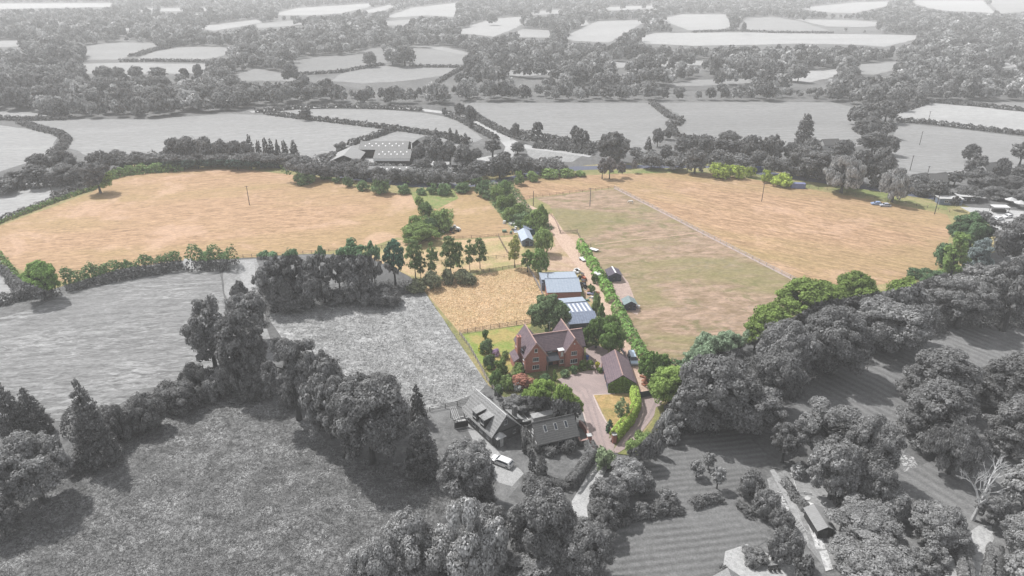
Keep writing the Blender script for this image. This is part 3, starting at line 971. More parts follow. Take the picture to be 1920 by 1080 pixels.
def clump(where, items, kind='broad', group=None, tone=None, green=None, col=None):
    """items: (x0, y0, x1, y1[, kind[, col]]) ; `where` names the place the clump stands"""
    by = {}
    for it in items:
        by.setdefault(it[4] if len(it) > 4 else kind, []).append(it)
    for kd, L in by.items():
        L.sort(key=lambda t: t[0] + t[2])
        for i, it in enumerate(L):
            o = ordinal(i, len(L))
            wds = (tone + ' ' if tone else '') + KW[kd] + ' ' + where
            lab = wds + (', ' + o if o else '')
            put_tree(it[:4], kd, lab, group or (KW[kd] + 's ' + where if len(L) > 1 else None), col=it[5] if len(it) > 5 else col, green=green)


YG = (.17, .21, .045)
BG = (.10, .155, .105)
DG = (.04, .07, .032)
# --- foreground left
clump('between hay field and rough meadow', [(338, 552, 445, 700, 'open'), (400, 575, 500, 725, 'open'), (420, 540, 502, 640), (488, 608, 605, 780), (560, 662, 665, 815), (604, 682, 775, 868), (650, 690, 760, 800), (550, 640, 640, 800), (430, 610, 505, 725), (590, 690, 680, 850)], tone='dark grey')
clump('beside the cottage pergola', [(760, 716, 803, 785), (748, 772, 832, 885), (870, 870, 936, 950)], kind='conifer', tone='dark grey', col=g3(0.081))
clump('above the cottage driveway', [(812, 812, 935, 940), (868, 830, 915, 880)], tone='grey')
clump('at the left edge by the meadow', [(-20, 712, 45, 815), (22, 722, 86, 812), (117, 707, 207, 858)], kind='conifer', tone='dark grey', col=g3(0.081))
clump('at the left edge by the meadow', [(-20, 800, 132, 945), (100, 835, 178, 885), (-40, 925, 38, 1005)], tone='grey')
clump('in the hedge above the meadow', [(330, 670, 400, 740), (395, 660, 460, 735), (440, 680, 500, 745), (180, 745, 250, 822), (232, 722, 312, 802), (290, 698, 385, 768), (370, 690, 425, 745), (210, 765, 270, 810)], kind='bush', tone='dark grey')
clump('between mown field and tussocky field', [(425, 520, 470, 575), (440, 560, 490, 600), (470, 690, 520, 740), (515, 700, 570, 760)], kind='bush', tone='grey', col=g3(0.111))
# --- foreground centre
clump('in the bottom centre foreground', [(868, 935, 965, 1040), (1050, 1015, 1135, 1100), (985, 985, 1070, 1080), (940, 892, 1090, 1055), (1030, 965, 1165, 1095), (925, 1025, 1100, 1150), (1090, 940, 1165, 1010)], tone='grey', col=g3(0.111))
clump('in the bottom centre foreground', [(800, 905, 960, 1085), (690, 935, 850, 1085), (640, 990, 760, 1120), (880, 960, 960, 1080)], kind='bush', tone='light grey', col=g3(0.176))
clump('beside the grey lane', [(1190, 880, 1232, 925), (1100, 885, 1185, 965), (1135, 852, 1222, 928), (1170, 800, 1235, 870)], tone='dark grey')
clump('at the foot of the driveway', [(1110, 832, 1162, 878), (1150, 862, 1190, 890)], kind='bush', tone='pale green', col=(.16, .2, .12))
clump('along the hedge beside the striped lawn', [(1150, 925, 1185, 955), (1180, 935, 1225, 970), (1215, 930, 1262, 965), (1232, 910, 1275, 945), (1250, 928, 1278, 955)], kind='bush', tone='grey')
clump('beside the overgrown end of the lane', [(1232, 760, 1275, 812), (1224, 800, 1245, 850), (1240, 790, 1280, 830)], kind='bush', tone='grey', col=g3(0.143))
# --- big belt on the right
clump('beside the blue van', [(1194, 655, 1242, 715), (1226, 660, 1262, 700)], tone='green', green=(.075, .12, .035))
clump('at the lane gate', [(1213, 672, 1305, 760)], tone='bright green', green=(.15, .21, .06))
clump('on the paddock edge', [(1272, 652, 1328, 716), (1340, 642, 1410, 700), (1392, 600, 1446, 655), (1292, 618, 1352, 690), (1330, 612, 1400, 690), (1300, 640, 1345, 705)], tone='silvery green', green=(.16, .21, .14))
clump('below the brown paddock', [(1395, 568, 1500, 660), (1450, 520, 1560, 610), (1500, 520, 1600, 600), (1560, 502, 1655, 590), (1590, 530, 1660, 600), (1640, 520, 1752, 640), (1700, 540, 1760, 600)], tone='half green', green=(.10, .14, .038))
clump('in the great belt below the paddock', [(1255, 650, 1425, 805), (1390, 640, 1515, 775), (1420, 592, 1540, 715), (1500, 565, 1640, 700), (1600, 548, 1745, 660), (1340, 700, 1480, 810), (1250, 720, 1340, 810)], tone='dark grey', col=g3(0.104))
clump('at the right edge above the striped lawn', [(1745, 512, 1872, 615), (1850, 480, 1960, 615), (1790, 488, 1900, 570), (1868, 400, 1960, 500), (1900, 450, 1990, 540)], tone='dark grey', col=g3(0.104))
clump('beyond the stubble corner', [(1783, 388, 1872, 468), (1752, 450, 1800, 500, 'bush'), (1700, 500, 1735, 520, 'bush'), (1738, 508, 1790, 530, 'bush'), (1720, 500, 1780, 535, 'bush')], tone='dark green', green=(.055, .09, .045))
clump('at the stubble corner', [(1762, 435, 1826, 520)], kind='pine', tone='green', col=(.11, .16, .05))
clump('beside the green pine', [(1812, 448, 1866, 508)], kind='cedar', tone='blue grey', col=(.15, .18, .18))
clump('standing in the striped lawn', [(1692, 640, 1850, 760), (1686, 702, 1840, 832), (1830, 650, 1990, 770), (1850, 730, 1990, 850)], kind='cedar', tone='dark grey', col=g3(0.098))
clump('below the cedar on the striped lawn', [(1735, 788, 1852, 892)], kind='willow', tone='grey', col=g3(0.143))
clump('behind the garden shed', [(1480, 738, 1625, 870), (1575, 765, 1702, 905), (1515, 815, 1625, 935), (1600, 850, 1690, 950), (1440, 785, 1510, 865, 'open')], tone='dark grey', col=g3(0.104))
clump('in the bottom right corner', [(1640, 905, 1715, 975), (1830, 920, 1900, 985), (1700, 1010, 1790, 1095), (1550, 925, 1695, 1030), (1550, 985, 1725, 1110), (1705, 935, 1825, 1030), (1690, 930, 1760, 990), (1885, 862, 1990, 965), (1875, 955, 1990, 1050), (1885, 1025, 1990, 1110), (1760, 990, 1830, 1040)], tone='grey', col=g3(0.130))
clump('between lawn and garden shed', [(1380, 870, 1442, 930), (1408, 905, 1470, 965), (1440, 945, 1495, 995), (1440, 975, 1515, 1055), (1485, 1035, 1535, 1090), (1385, 1025, 1445, 1052), (1345, 1055, 1375, 1085)], kind='bush', tone='dark grey')
clump('on the upper striped lawn', [(1315, 845, 1345, 880), (1330, 870, 1365, 915), (1290, 860, 1325, 895)], kind='open', tone='thin grey', col=g3(0.156))
# --- row above the tussocky field
clump('in the row above the tussocky field', [(482, 488, 560, 572, 'bush'), (540, 490, 625, 572, 'bush'), (640, 500, 705, 566, 'bush'), (470, 468, 548, 570), (520, 462, 582, 565), (560, 478, 600, 565), (580, 460, 625, 560), (612, 470, 655, 550), (622, 445, 702, 550), (680, 448, 720, 545), (655, 470, 700, 560), (500, 530, 590, 580, 'bush'), (680, 530, 760, 570, 'bush'), (600, 535, 660, 570, 'bush')], kind='open', tone='half grey', green=(.10, .16, .09))
clump('at the end of the half grey row', [(714, 447, 762, 530)], kind='open', tone='dark green', green=(.04, .08, .055))
clump('in the dry strip', [(757, 444, 796, 516), (795, 450, 823, 518), (824, 438, 864, 514), (850, 452, 872, 510), (868, 446, 892, 502), (883, 442, 916, 500), (775, 470, 800, 520)], kind='birch', tone='green', col=(.085, .12, .05))
clump('beside the small shed', [(950, 438, 980, 498)], kind='birch', tone='yellowish', col=(.16, .17, .06))
clump('above the workshop', [(974, 467, 1004, 508), (996, 464, 1030, 516)], tone='green', col=(.085, .13, .045))
clump('in the undergrowth below the slender trees', [(790, 505, 830, 540), (825, 500, 855, 530), (848, 500, 880, 530), (862, 508, 895, 532), (760, 520, 800, 548)], kind='bush', tone='greyish green', col=(.11, .12, .075))
# --- field corner trees
clump('at the left corner of the stubble field', [(38, 488, 110, 560)], tone='green topped', green=(.10, .16, .045))
clump('at the far left corner', [(152, 300, 208, 358)], tone='green footed')
# --- garden
clump('behind the brick house', [(988, 545, 1072, 625)], tone='large green', col=(.085, .12, .06))
clump('right of the brick house', [(1098, 590, 1140, 650), (1120, 600, 1175, 668), (1130, 586, 1165, 625), (1085, 612, 1115, 645)], tone='green', col=(.075, .12, .035))
clump('in the left garden of the brick house', [(898, 632, 925, 662), (905, 660, 930, 690), (925, 668, 955, 700), (915, 690, 945, 722), (935, 700, 965, 730), (903, 615, 918, 635), (940, 655, 955, 672), (958, 690, 985, 712), (920, 705, 940, 725)], kind='bush', tone='green')
clump('below the brick house', [(955, 697, 1002, 728)], kind='bush', tone='red flowering', col=(.25, .12, .09))
clump('between house and cottage', [(985, 700, 1050, 770), (1030, 712, 1080, 790), (975, 725, 1010, 760), (1062, 742, 1098, 790)], tone='green', green=(.11, .16, .04))
clump('among the garden beds', [(896, 640, 912, 660, 'bush', (.32, .33, .05)), (922, 650, 938, 666, 'bush', (.28, .2, .3)), (930, 676, 950, 694, 'bush', (.24, .24, .1)), (912, 676, 928, 692, 'bush', (.16, .25, .06)), (944, 712, 960, 728, 'bush', (.2, .26, .05)), (962, 715, 978, 732, 'bush', (.3, .3, .14)), (1115, 676, 1126, 690, 'bush', (.35, .33, .05)), (975, 740, 992, 754, 'bush', (.25, .36, .05))], kind='bush', tone='bright')
clump('between house and cottage', [(930, 742, 1000, 768), (965, 735, 990, 755), (1000, 745, 1060, 775)], kind='bush', tone='dark')
clump('at the front of the brick house', [(1049, 690, 1070, 706), (1084, 672, 1102, 692), (1098, 672, 1114, 690), (1010, 698, 1035, 715), (1036, 690, 1046, 712), (1068, 682, 1085, 700), (960, 678, 985, 700), (1118, 686, 1132, 698)], kind='bush', tone='green')
clump('on the parched lawn', [(1150, 740, 1182, 790)], kind='birch', tone='pale green', col=(.13, .16, .08))
clump('on the parched lawn', [(1134, 783, 1153, 808)], kind='conifer', tone='dark green', col=(.03, .07, .04))
clump('at the cottage corner', [(890, 735, 930, 765), (925, 715, 945, 745)], kind='bush', tone='grey')
clump('in front of the grey barn', [(1050, 820, 1086, 850), (1020, 835, 1050, 856)], tone='dark grey', kind='bush', col=g3(0.091))
clump('in the cottage garden', [(988, 840, 1008, 882), (1002, 846, 1030, 892)], kind='cypress', tone='dark', col=g3(0.078))
clump('along the cottage garden edge', [(975, 885, 1010, 905), (1005, 890, 1040, 915), (1035, 898, 1065, 918), (975, 815, 995, 845)], kind='bush', tone='grey')
clump('beside the workshop yard', [(1108, 510, 1122, 530), (1108, 545, 1128, 585), (1120, 565, 1136, 600), (1100, 530, 1116, 548)], kind='bush', tone='green')
# --- island of scrub and thicket
clump('in the scrub island of the stubble field', [(782, 375, 812, 402), (806, 388, 850, 428), (758, 400, 800, 436), (790, 405, 825, 435), (775, 365, 795, 385), (745, 420, 830, 442), (820, 415, 845, 435)], kind='bush', tone='dark green')
clump('in the thicket behind the small shed', [(1000, 420, 1040, 472), (985, 388, 1028, 432), (1005, 380, 1030, 420), (960, 378, 990, 402), (940, 385, 970, 412), (925, 362, 955, 390), (915, 345, 950, 372), (890, 335, 925, 365), (930, 335, 962, 362), (960, 395, 1000, 420), (975, 400, 1005, 430), (945, 360, 970, 385), (900, 355, 925, 372)], kind='bush', tone='green')
clump('in the roadside thicket', [(1010, 312, 1050, 332), (1045, 314, 1080, 330), (985, 318, 1012, 338), (1075, 318, 1100, 330), (960, 318, 985, 345)], kind='bush', tone='green', green=(.12, .17, .06))
clump('along the road behind the stubble field', [(531, 290, 600, 338), (690, 322, 736, 360), (640, 325, 662, 348), (622, 326, 640, 342), (668, 336, 694, 356), (742, 343, 772, 362), (800, 342, 822, 362), (815, 340, 850, 364), (850, 340, 885, 360), (560, 316, 592, 338), (780, 350, 800, 364), (598, 322, 624, 334)], kind='bush', tone='green', green=(.085, .13, .06))
clump('beside the far road', [(1328, 302, 1372, 332), (1365, 304, 1398, 332), (1445, 320, 1492, 347), (1395, 305, 1420, 330), (1425, 315, 1448, 340)], kind='bush', tone='yellow green', green=(.2, .25, .05))
clump('at the top of the stubble fields', [(1118, 295, 1142, 332), (1130, 292, 1158, 332), (1154, 300, 1176, 330), (1182, 298, 1196, 322)], kind='open', tone='thin', col=(.13, .12, .12))
# --- middle distance, grey
clump('in the belt beyond the farm road, left', [(305, 256, 348, 302), (330, 253, 372, 302), (362, 254, 402, 302), (392, 260, 430, 302), (418, 262, 458, 303), (445, 262, 475, 303), (430, 282, 480, 308, 'bush'), (470, 284, 520, 310, 'bush'), (515, 286, 550, 312, 'bush')], tone='grey')
clump('in the belt beyond the farm road', [(457, 252, 478, 292), (476, 262, 492, 292), (488, 258, 506, 292), (500, 258, 516, 294), (512, 262, 528, 294), (524, 262, 542, 295), (540, 260, 560, 294)], kind='conifer', tone='dark grey', col=g3(0.072))
clump('in the low belt behind the left stubble field', [(x_, 284 + (x_ % 7), x_ + 34 + (x_ % 11), 312 + (x_ % 5)) for x_ in range(208, 545, 24)], tone='grey', green=(.045, .07, .06))
clump('in the low belt beside the farm road', [(x_, 303 + (x_ - 560) * .06 + (x_ % 5), x_ + 30, 330 + (x_ - 560) * .06 + (x_ % 4)) for x_ in range(565, 880, 26)], tone='grey')
clump('above the small pale field', [(160, 280, 212, 322), (200, 278, 242, 312), (238, 282, 275, 312), (270, 286, 306, 312), (92, 278, 145, 330), (48, 286, 96, 322), (0, 318, 50, 350), (40, 305, 92, 348), (90, 304, 152, 346), (-20, 330, 30, 362), (140, 300, 170, 335)], tone='grey')
clump('along the farm track', [(625, 264, 655, 286), (600, 284, 640, 300), (598, 298, 640, 325), (630, 300, 668, 328), (655, 305, 690, 330), (690, 312, 730, 335), (725, 314, 765, 338), (755, 312, 800, 340), (790, 318, 830, 345), (820, 322, 850, 345)], kind='bush', tone='grey')
clump('around the farm buildings', [(770, 268, 802, 305), (795, 262, 835, 312), (790, 252, 830, 285), (825, 262, 862, 305), (850, 268, 892, 316), (905, 260, 942, 292), (955, 264, 986, 288), (775, 295, 812, 325), (808, 300, 842, 326), (840, 290, 880, 315), (875, 300, 920, 332), (912, 288, 962, 332), (955, 290, 1002, 328), (998, 300, 1042, 326), (880, 276, 905, 300), (930, 282, 960, 310), (1040, 306, 1068, 326)], tone='grey', col=g3(0.098))
clump('among the farm trees', [(805, 240, 832, 275), (836, 240, 852, 264), (848, 243, 864, 266), (865, 247, 880, 270), (716, 266, 728, 284)], kind='conifer', tone='dark grey', col=g3(0.078))
clump('standing alone along the curving road', [(870, 195, 896, 234), (850, 192, 874, 218), (828, 200, 838, 216)], tone='grey')
clump('standing in the far centre field', [(958, 229, 975, 263), (995, 226, 1021, 263), (1066, 235, 1092, 268), (1076, 240, 1108, 278), (558, 200, 586, 223)], kind='open', tone='grey', col=g3(0.098))
clump('at the near end of the centre field', [(1118, 242, 1182, 302), (1140, 258, 1166, 300, 'conifer'), (1178, 275, 1206, 298), (1208, 254, 1224, 278, 'conifer'), (1222, 238, 1246, 272), (1236, 270, 1262, 302), (1240, 240, 1262, 260)], tone='grey', col=g3(0.104))
clump('in the wooded belt behind the east stubble', [(1262, 254, 1302, 292), (1298, 250, 1342, 294), (1280, 276, 1330, 322), (1338, 245, 1402, 292), (1384, 250, 1432, 300), (1424, 250, 1472, 302), (1468, 264, 1502, 302), (1328, 278, 1374, 318), (1368, 288, 1414, 318), (1428, 290, 1464, 326), (1458, 294, 1494, 328), (1480, 268, 1560, 332), (1500, 256, 1542, 302), (1545, 288, 1602, 342), (1558, 258, 1604, 302), (1590, 274, 1642, 342), (1628, 272, 1682, 345), (1405, 280, 1440, 315), (1200, 285, 1245, 315), (1240, 292, 1290, 318)], tone='grey', col=g3(0.101))
clump('rising above the wooded belt', [(1492, 215, 1528, 272)], kind='spruce', tone='very dark', col=g3(0.072))
clump('beside the far right road', [(1546, 294, 1622, 358), (1648, 318, 1712, 376)], kind='willow', tone='pale grey', col=g3(0.208))
clump('in the column between the far fields', [(1600, 190, 1652, 236), (1640, 186, 1688, 226), (1600, 215, 1656, 262), (1650, 222, 1682, 256), (1608, 244, 1668, 292), (1652, 252, 1688, 288), (1590, 200, 1612, 230)], tone='grey', col=g3(0.101))
clump('around the far right cottages', [(1805, 268, 1840, 302), (1808, 285, 1852, 336), (1862, 294, 1896, 342), (1898, 264, 1940, 306), (1772, 322, 1812, 348), (1812, 315, 1872, 352), (1900, 308, 1950, 346), (1868, 328, 1925, 352), (1740, 335, 1776, 372), (1700, 325, 1742, 350), (1782, 366, 1802, 392)], tone='dark grey', col=g3(0.091))
clump('along the far right road', [(1710, 345, 1745, 366), (1745, 350, 1790, 368), (1790, 346, 1850, 370), (1845, 346, 1900, 372), (1895, 350, 1960, 376)], kind='bush', tone='dark grey', col=g3(0.091))
clump('standing in the far pastures', [(677, 96, 708, 123), (718, 90, 752, 119), (735, 84, 781, 121), (1481, 117, 1517, 151), (866, 102, 890, 129), (912, 24, 934, 45)], tone='grey')
clump('beside the far pastures', [(176, 122, 215, 152), (205, 124, 235, 148), (240, 122, 268, 148), (275, 124, 315, 152), (335, 126, 355, 148), (360, 118, 380, 148), (1365, 26, 1385, 48), (1390, 40, 1400, 62)], tone='grey')

# --- the wooded country beyond: one tree after another, thinning to a single mass far away
CURVE = [(-200, 205), (0, 205), (90, 222), (130, 222), (300, 220), (420, 209), (500, 199), (560, 199), (700, 197), (840, 196), (880, 190), (1220, 190), (1560, 190), (1620, 200), (1680, 208), (1740, 190), (2200, 190)]
cu = np.array([c[0] for c in CURVE], float)
cv = np.array([c[1] for c in CURVE], float)
cand = []
y = 320.0
while y < 2600:
    sp = 6.6 + y / 170
    half = y * .80 + 40
    n = int(2 * half / sp)
    xs = -half + (np.arange(n) + NR.uniform(-.35, .35, n)) * sp
    ys = y + NR.uniform(-.45, .45, n) * sp
    cand.append(np.stack([xs, ys], 1))
    y += sp * .95
cand = np.concatenate(cand)
N = len(cand)
th = np.clip(NR.normal(11.5, 2.6, N), 5, 19)
trr = th * NR.uniform(.36, .52, N)


def pxv(x, y, z):
    z = z - CAM_H
    d = y * CT - z * ST
    return 960 + FPX * x / d, 540 - FPX * (y * ST + z * CT) / d, FPX / d


bu, bv, bs = pxv(cand[:, 0], cand[:, 1], 0)
tu, tv, _ = pxv(cand[:, 0], cand[:, 1], th * .93)
ok = (bv < np.interp(bu, cu, cv))
for tone, ang, pts in FIELDS:
    low = min(p[1] for p in pts) < 200
    if tone == .18:
        ok &= ~inside(bu, bv, pts)
        continue
    for (a, b) in ((bu, bv + 1), (tu, tv), ((bu + tu) / 2, (bv + tv) / 2)):
        ok &= ~inside(a, b, pts)
roadpx = [(470, 214), (560, 206), (640, 204), (720, 204), (790, 210), (850, 212), (840, 206), (760, 198), (640, 195), (560, 196), (470, 205)]
ok &= ~inside(bu, bv, roadpx)
strip = (bv > 172) & (bv < 186) & (bu > 560) & (bu < 1560)
th = np.where(strip, th * .6, th)
trr = np.where(strip, trr * .55, trr)
idx = np.nonzero(ok)[0]
vis = (bu[idx] > -40) & (bu[idx] < 1960) & (bv[idx] > -10)
order = idx[vis][np.argsort(-(trr * bs)[idx[vis]])]
nind = max(0, 285 - sum(1 for o in COL.objects if o.name.startswith('broadleaf_tree')))
indiv = set(order[:nind].tolist())
PLACES = [(0, 130, 'at the far left edge'), (130, 260, 'behind left of the large pale field'), (260, 420, 'behind middle of the large pale field'),
          (420, 560, 'beyond the bend where the pale field ends'), (560, 700, 'beyond the curving road, left stretch'), (700, 860, 'beyond the curving road, right stretch'),
          (860, 1060, 'behind the centre pasture, left half'), (1060, 1240, 'behind the centre pasture, right half'), (1240, 1420, 'behind the right pasture, left half'),
          (1420, 1600, 'behind the right pasture, right half'), (1600, 1760, 'above the tree column on the right'), (1760, 1920, 'above the far right field')]
WL = {}
for a_, b_, ph in PLACES:
    for row, lo, hi in (('front row', 184, 999), ('second row', 166, 184), ('back row', -99, 166)):
        L_ = sorted([i for i in indiv if (a_ <= bu[i] < b_ or (a_ == 0 and bu[i] < 0) or (b_ == 1920 and bu[i] >= 1920)) and lo <= bv[i] < hi], key=lambda i: bu[i])
        for k_, i in enumerate(L_):
            WL[i] = ph + ', ' + row + ((', ' + ordinal(k_, len(L_))) if len(L_) > 1 else '')
for i in indiv:
    r, h = float(trr[i]), float(th[i])
    P = proto('broad', 1 if r * bs[i] * .533 > 7 else 2)
    V, cm, tm = P[R.randrange(len(P))]
    root = thing('broadleaf_tree', 'grey leafy tree ' + WL[i], 'tree', (cand[i, 0], cand[i, 1], 0), R.uniform(0, 6.28), 'far wood trees')
    cr = bpy.data.objects.new('crown', cm)
    COL.objects.link(cr)
    cr.parent = root
    cr.scale = (r, r, h / HR['broad'])
    cr.color = tuple(g3(R.uniform(.09, .14))) + (1,)
rest = [i for i in idx.tolist() if i not in indiv]


TONE = []


def wood(name, ids, nleaf, size, label):
    vars_ = [leafcloud('broad', nleaf, size) for _ in range(10)]
    out = []
    for i in ids:
        TONE.extend([R.choice((0, 0, 1, 1, 2))] * nleaf)
        V = vars_[R.randrange(10)]
        a = R.uniform(0, 6.28)
        c, s = cos(a), sin(a)
        r, h = trr[i], th[i] / HR['broad']
        W = np.empty_like(V)
        W[..., 0] = (V[..., 0] * c - V[..., 1] * s) * r + cand[i, 0]
        W[..., 1] = (V[..., 0] * s + V[..., 1] * c) * r + cand[i, 1]
        W[..., 2] = V[..., 2] * h
        TONE[len(TONE) - nleaf:] = TONE[len(TONE) - nleaf:][:len(V)]
        out.append(W)
    me = quads(name, np.concatenate(out))
    me.materials.append(foliage('wood_leaves', g3(.13), 0.07))
    return out, me


near_ids = [i for i in rest if cand[i, 1] < 1000]
far_ids = [i for i in rest if cand[i, 1] >= 1000]
o1, m1 = wood('distant_woodland', near_ids, 260, .30, '')
o2, m2 = wood('distant_woodland', far_ids, 100, .50, '')
bpy.data.meshes.remove(m1)
bpy.data.meshes.remove(m2)
me = quads('distant_woodland', np.concatenate(o1 + o2), TONE)
me.materials.append(MATS['wood_leaves'])
me.materials.append(foliage('dark_wood_leaves', g3(.08), 0.07))
me.materials.append(foliage('light_wood_leaves', g3(.20), 0.07))
tag(link('distant_woodland', me), 'hazy grey woodland filling the distance between the pale fields', 'woodland', kind='stuff')
print('trees', NTREES[0], 'individual far', len(indiv), 'merged', len(rest))


# ---- hedges and ground cover
def leafbox(pts, width, height, size, cover=2.2, world=False, flat=False):
    """leaves over a rounded bank that follows a line"""
    P = [Vector(p if world else G(*p)) for p in pts]
    out = []
    for a, b in zip(P[:-1], P[1:]):
        L = (b - a).length
        if L < .1:
            continue
        d = (b - a) / L
        nrm = Vector((-d.y, d.x))
        n = int(L * (width + 2 * height) / size ** 2 * cover) + 4
        s = NR.uniform(-.02, 1.02, n) * L
        ph = NR.uniform(-.12, pi + .12, n)
        ex = .45 if flat else .8
        cx = np.sign(np.cos(ph)) * np.abs(np.cos(ph)) ** ex
        cz = np.abs(np.sin(ph)) ** ex
        lump = 1 + (0.0 if flat else 0.2) * np.sin(s * 1.7 / max(1, height) + a.x) + (0.0 if flat else 0.14) * np.sin(s * 4.1 / max(1, height) + a.y) + NR.normal(0, .05 if flat else .12, n)
        off = cx * width / 2 * lump
        z = cz * height * (1 + (0.02 if flat else .16) * np.sin(s * .9 + a.y * 3) + (0.02 if flat else .13) * np.sin(s * 2.3 / max(1, height * .5) + a.x) + NR.normal(0, .02 if flat else .07, n))
        p = np.stack([a.x + d.x * s + nrm.x * off, a.y + d.y * s + nrm.y * off, np.maximum(z, .05)], 1)
        N3 = np.stack([nrm.x * cx, nrm.y * cx, cz + .1], 1) + NR.normal(size=p.shape) * (.25 if flat else .4)
        N3 /= np.linalg.norm(N3, axis=1)[:, None]
        t = np.cross(N3, NR.normal(size=p.shape))
        t /= np.linalg.norm(t, axis=1)[:, None]
        bb = np.cross(N3, t)
        h = (size * NR.uniform(.6, 1.3, n))[:, None] / 2
        V = np.stack([p - t * h - bb * h * .6, p + t * h * .6 - bb * h, p + t * h + bb * h * .6, p - t * h * .6 + bb * h], 1)
        V[:, :, 2] = np.maximum(V[:, :, 2], .03)
        out.append(V)
    return np.concatenate(out)


def hedge(pts, width, height, label, col=None, green=(.085, .13, .045), flat=False, group=None, name='hedge', size=None, cover=2.2):
    Ym = sum(G(*p)[1] for p in pts) / len(pts)
    size = size or max(.3, Ym / 400)
    V = leafbox(pts, width, height, size, flat=flat, cover=cover)
    u, v, _ = pxv(V[:, 0, 0], V[:, 0, 1], V[:, 0, 2])
    ins = inside(u, v, PROP)
    if col is None:
        c = g3(.085) if ins.mean() < .95 else green
        mi = ins.astype(np.int32) if ins.mean() < .95 else None
    else:
        c, mi = col, None
    me = quads(name, V, mi)
    me.materials.append(LEAF)
    me.materials.append(stradmat(green))
    o = link(name, me)
    o.color = (c[0], c[1], c[2], 1)
    return tag(o, label, 'hedge', group)


hedge([(122, 541), (180, 527), (240, 518), (300, 508), (342, 500)], 6, 5, 'long thick hedge under the left stubble field, green on top', green=(.06, .095, .04))
hedge([(362, 500), (400, 500), (440, 502)], 7, 6, 'short thick hedge right of the field gateway', green=(.075, .12, .05))
hedge([(-20, 470), (15, 510), (38, 545), (50, 560)], 3.5, 2.5, 'green hedge at the left corner of the stubble field')
hedge([(-40, 580), (10, 568), (60, 556), (110, 552)], 3, 2.5, 'dark hedge left of the mown hay field')
hedge([(-40, 432), (0, 417), (60, 394), (120, 372), (170, 356), (190, 348)], 3, 2, 'low green hedge between pale field and left stubble field')
hedge([(200, 335), (240, 326), (290, 322), (345, 318)], 6, 3.5, 'green bushy hedge at the top left of the stubble field')
hedge([(130, 805), (210, 800), (265, 782), (330, 745), (400, 722), (440, 712)], 5, 4, 'dark overgrown hedge between hay field and rough meadow')
hedge([(1088, 460), (1098, 478), (1112, 500), (1128, 528), (1142, 552), (1150, 570)], 3.0, 2.3, 'bright green hedge beside the track, upper stretch', green=(.11, .19, .05), col=(.11, .19, .05))
hedge([(1154, 576), (1166, 600), (1180, 628), (1196, 655), (1206, 672)], 3.0, 2.2, 'green hedge beside the track, lower stretch below the stable', col=(.10, .17, .05))
hedge([(1188, 744), (1193, 768), (1180, 796), (1164, 812), (1150, 830)], 1.9, 3.0, 'tall clipped hedge curving from the lane gate to the brick gate pier', col=(.17, .23, .05), flat=True, size=.3, cover=3.5)
hedge([(1112, 858), (1092, 886), (1068, 916)], 2.2, 2.6, 'tall clipped dark hedge along the cottage garden beside the lane', col=g3(.085), flat=True, size=.3, cover=3)
hedge([(1104, 842), (1112, 856)], 2.2, 2.4, 'short clipped hedge at the corner of the cottage garden', col=g3(.085), flat=True, size=.3, cover=3)
hedge([(1014, 902), (1066, 918)], 1.5, 1.5, 'low dark hedge along the foot of the cottage garden', col=g3(.06), flat=True, size=.3)
hedge([(1015, 845), (1042, 853)], 2.4, 1.9, 'square clipped hedge in front of the grey barn', col=g3(.065), flat=True, size=.3, cover=3)
hedge([(982, 815), (990, 840), (1000, 858)], 2.0, 2.2, 'dark hedge left of the grey barn', col=g3(.06), flat=True, size=.3, cover=3)
hedge([(1296, 950), (1350, 936)], 2.0, 1.6, 'low grey hedge dividing the striped lawns', col=g3(.08), size=.35)
hedge([(1384, 948), (1410, 972)], 1.4, 1.2, 'small dark hedge at the corner of the lower striped lawn', col=g3(.07), size=.35)
hedge([(1470, 905), (1490, 935), (1512, 960)], 1.6, 1.4, 'low grey border hedge left of the garden shed slabs', col=g3(.1), size=.28)
hedge([(1545, 905), (1575, 950)], 1.5, 1.6, 'dark hedge behind the garden shed', col=g3(.07), size=.28)
hedge([(1150, 985), (1200, 972), (1280, 960)], 1.6, 1.2, 'low bushy hedge above the lower striped lawn', col=g3(.08), size=.3)
hedge([(1262, 808), (1338, 806)], 3, 2.5, 'dark hedge at the top of the upper striped lawn', col=g3(.06), size=.4)
hedge([(1790, 985), (1800, 1040), (1812, 1100)], 2.2, 2.4, 'left clipped hedge of the bottom right garden walk', col=g3(.10), flat=True, size=.3, cover=3)
hedge([(1862, 1040), (1856, 1110)], 2.4, 2.4, 'right clipped hedge of the bottom right garden walk', col=g3(.10), flat=True, size=.3, cover=3)
hedge([(1240, 700), (1262, 696), (1290, 690)], 3, 2.5, 'dark green hedge at the foot of the brown paddock', col=(.05, .09, .04))
hedge([(1130, 612), (1140, 640), (1145, 655)], 2, 2, 'green hedge behind the garage', col=(.07, .11, .04))
hedge([(1212, 856), (1232, 830), (1246, 790)], 2.5, 2.2, 'dark tangled hedge right of the lane verge', col=g3(.07))
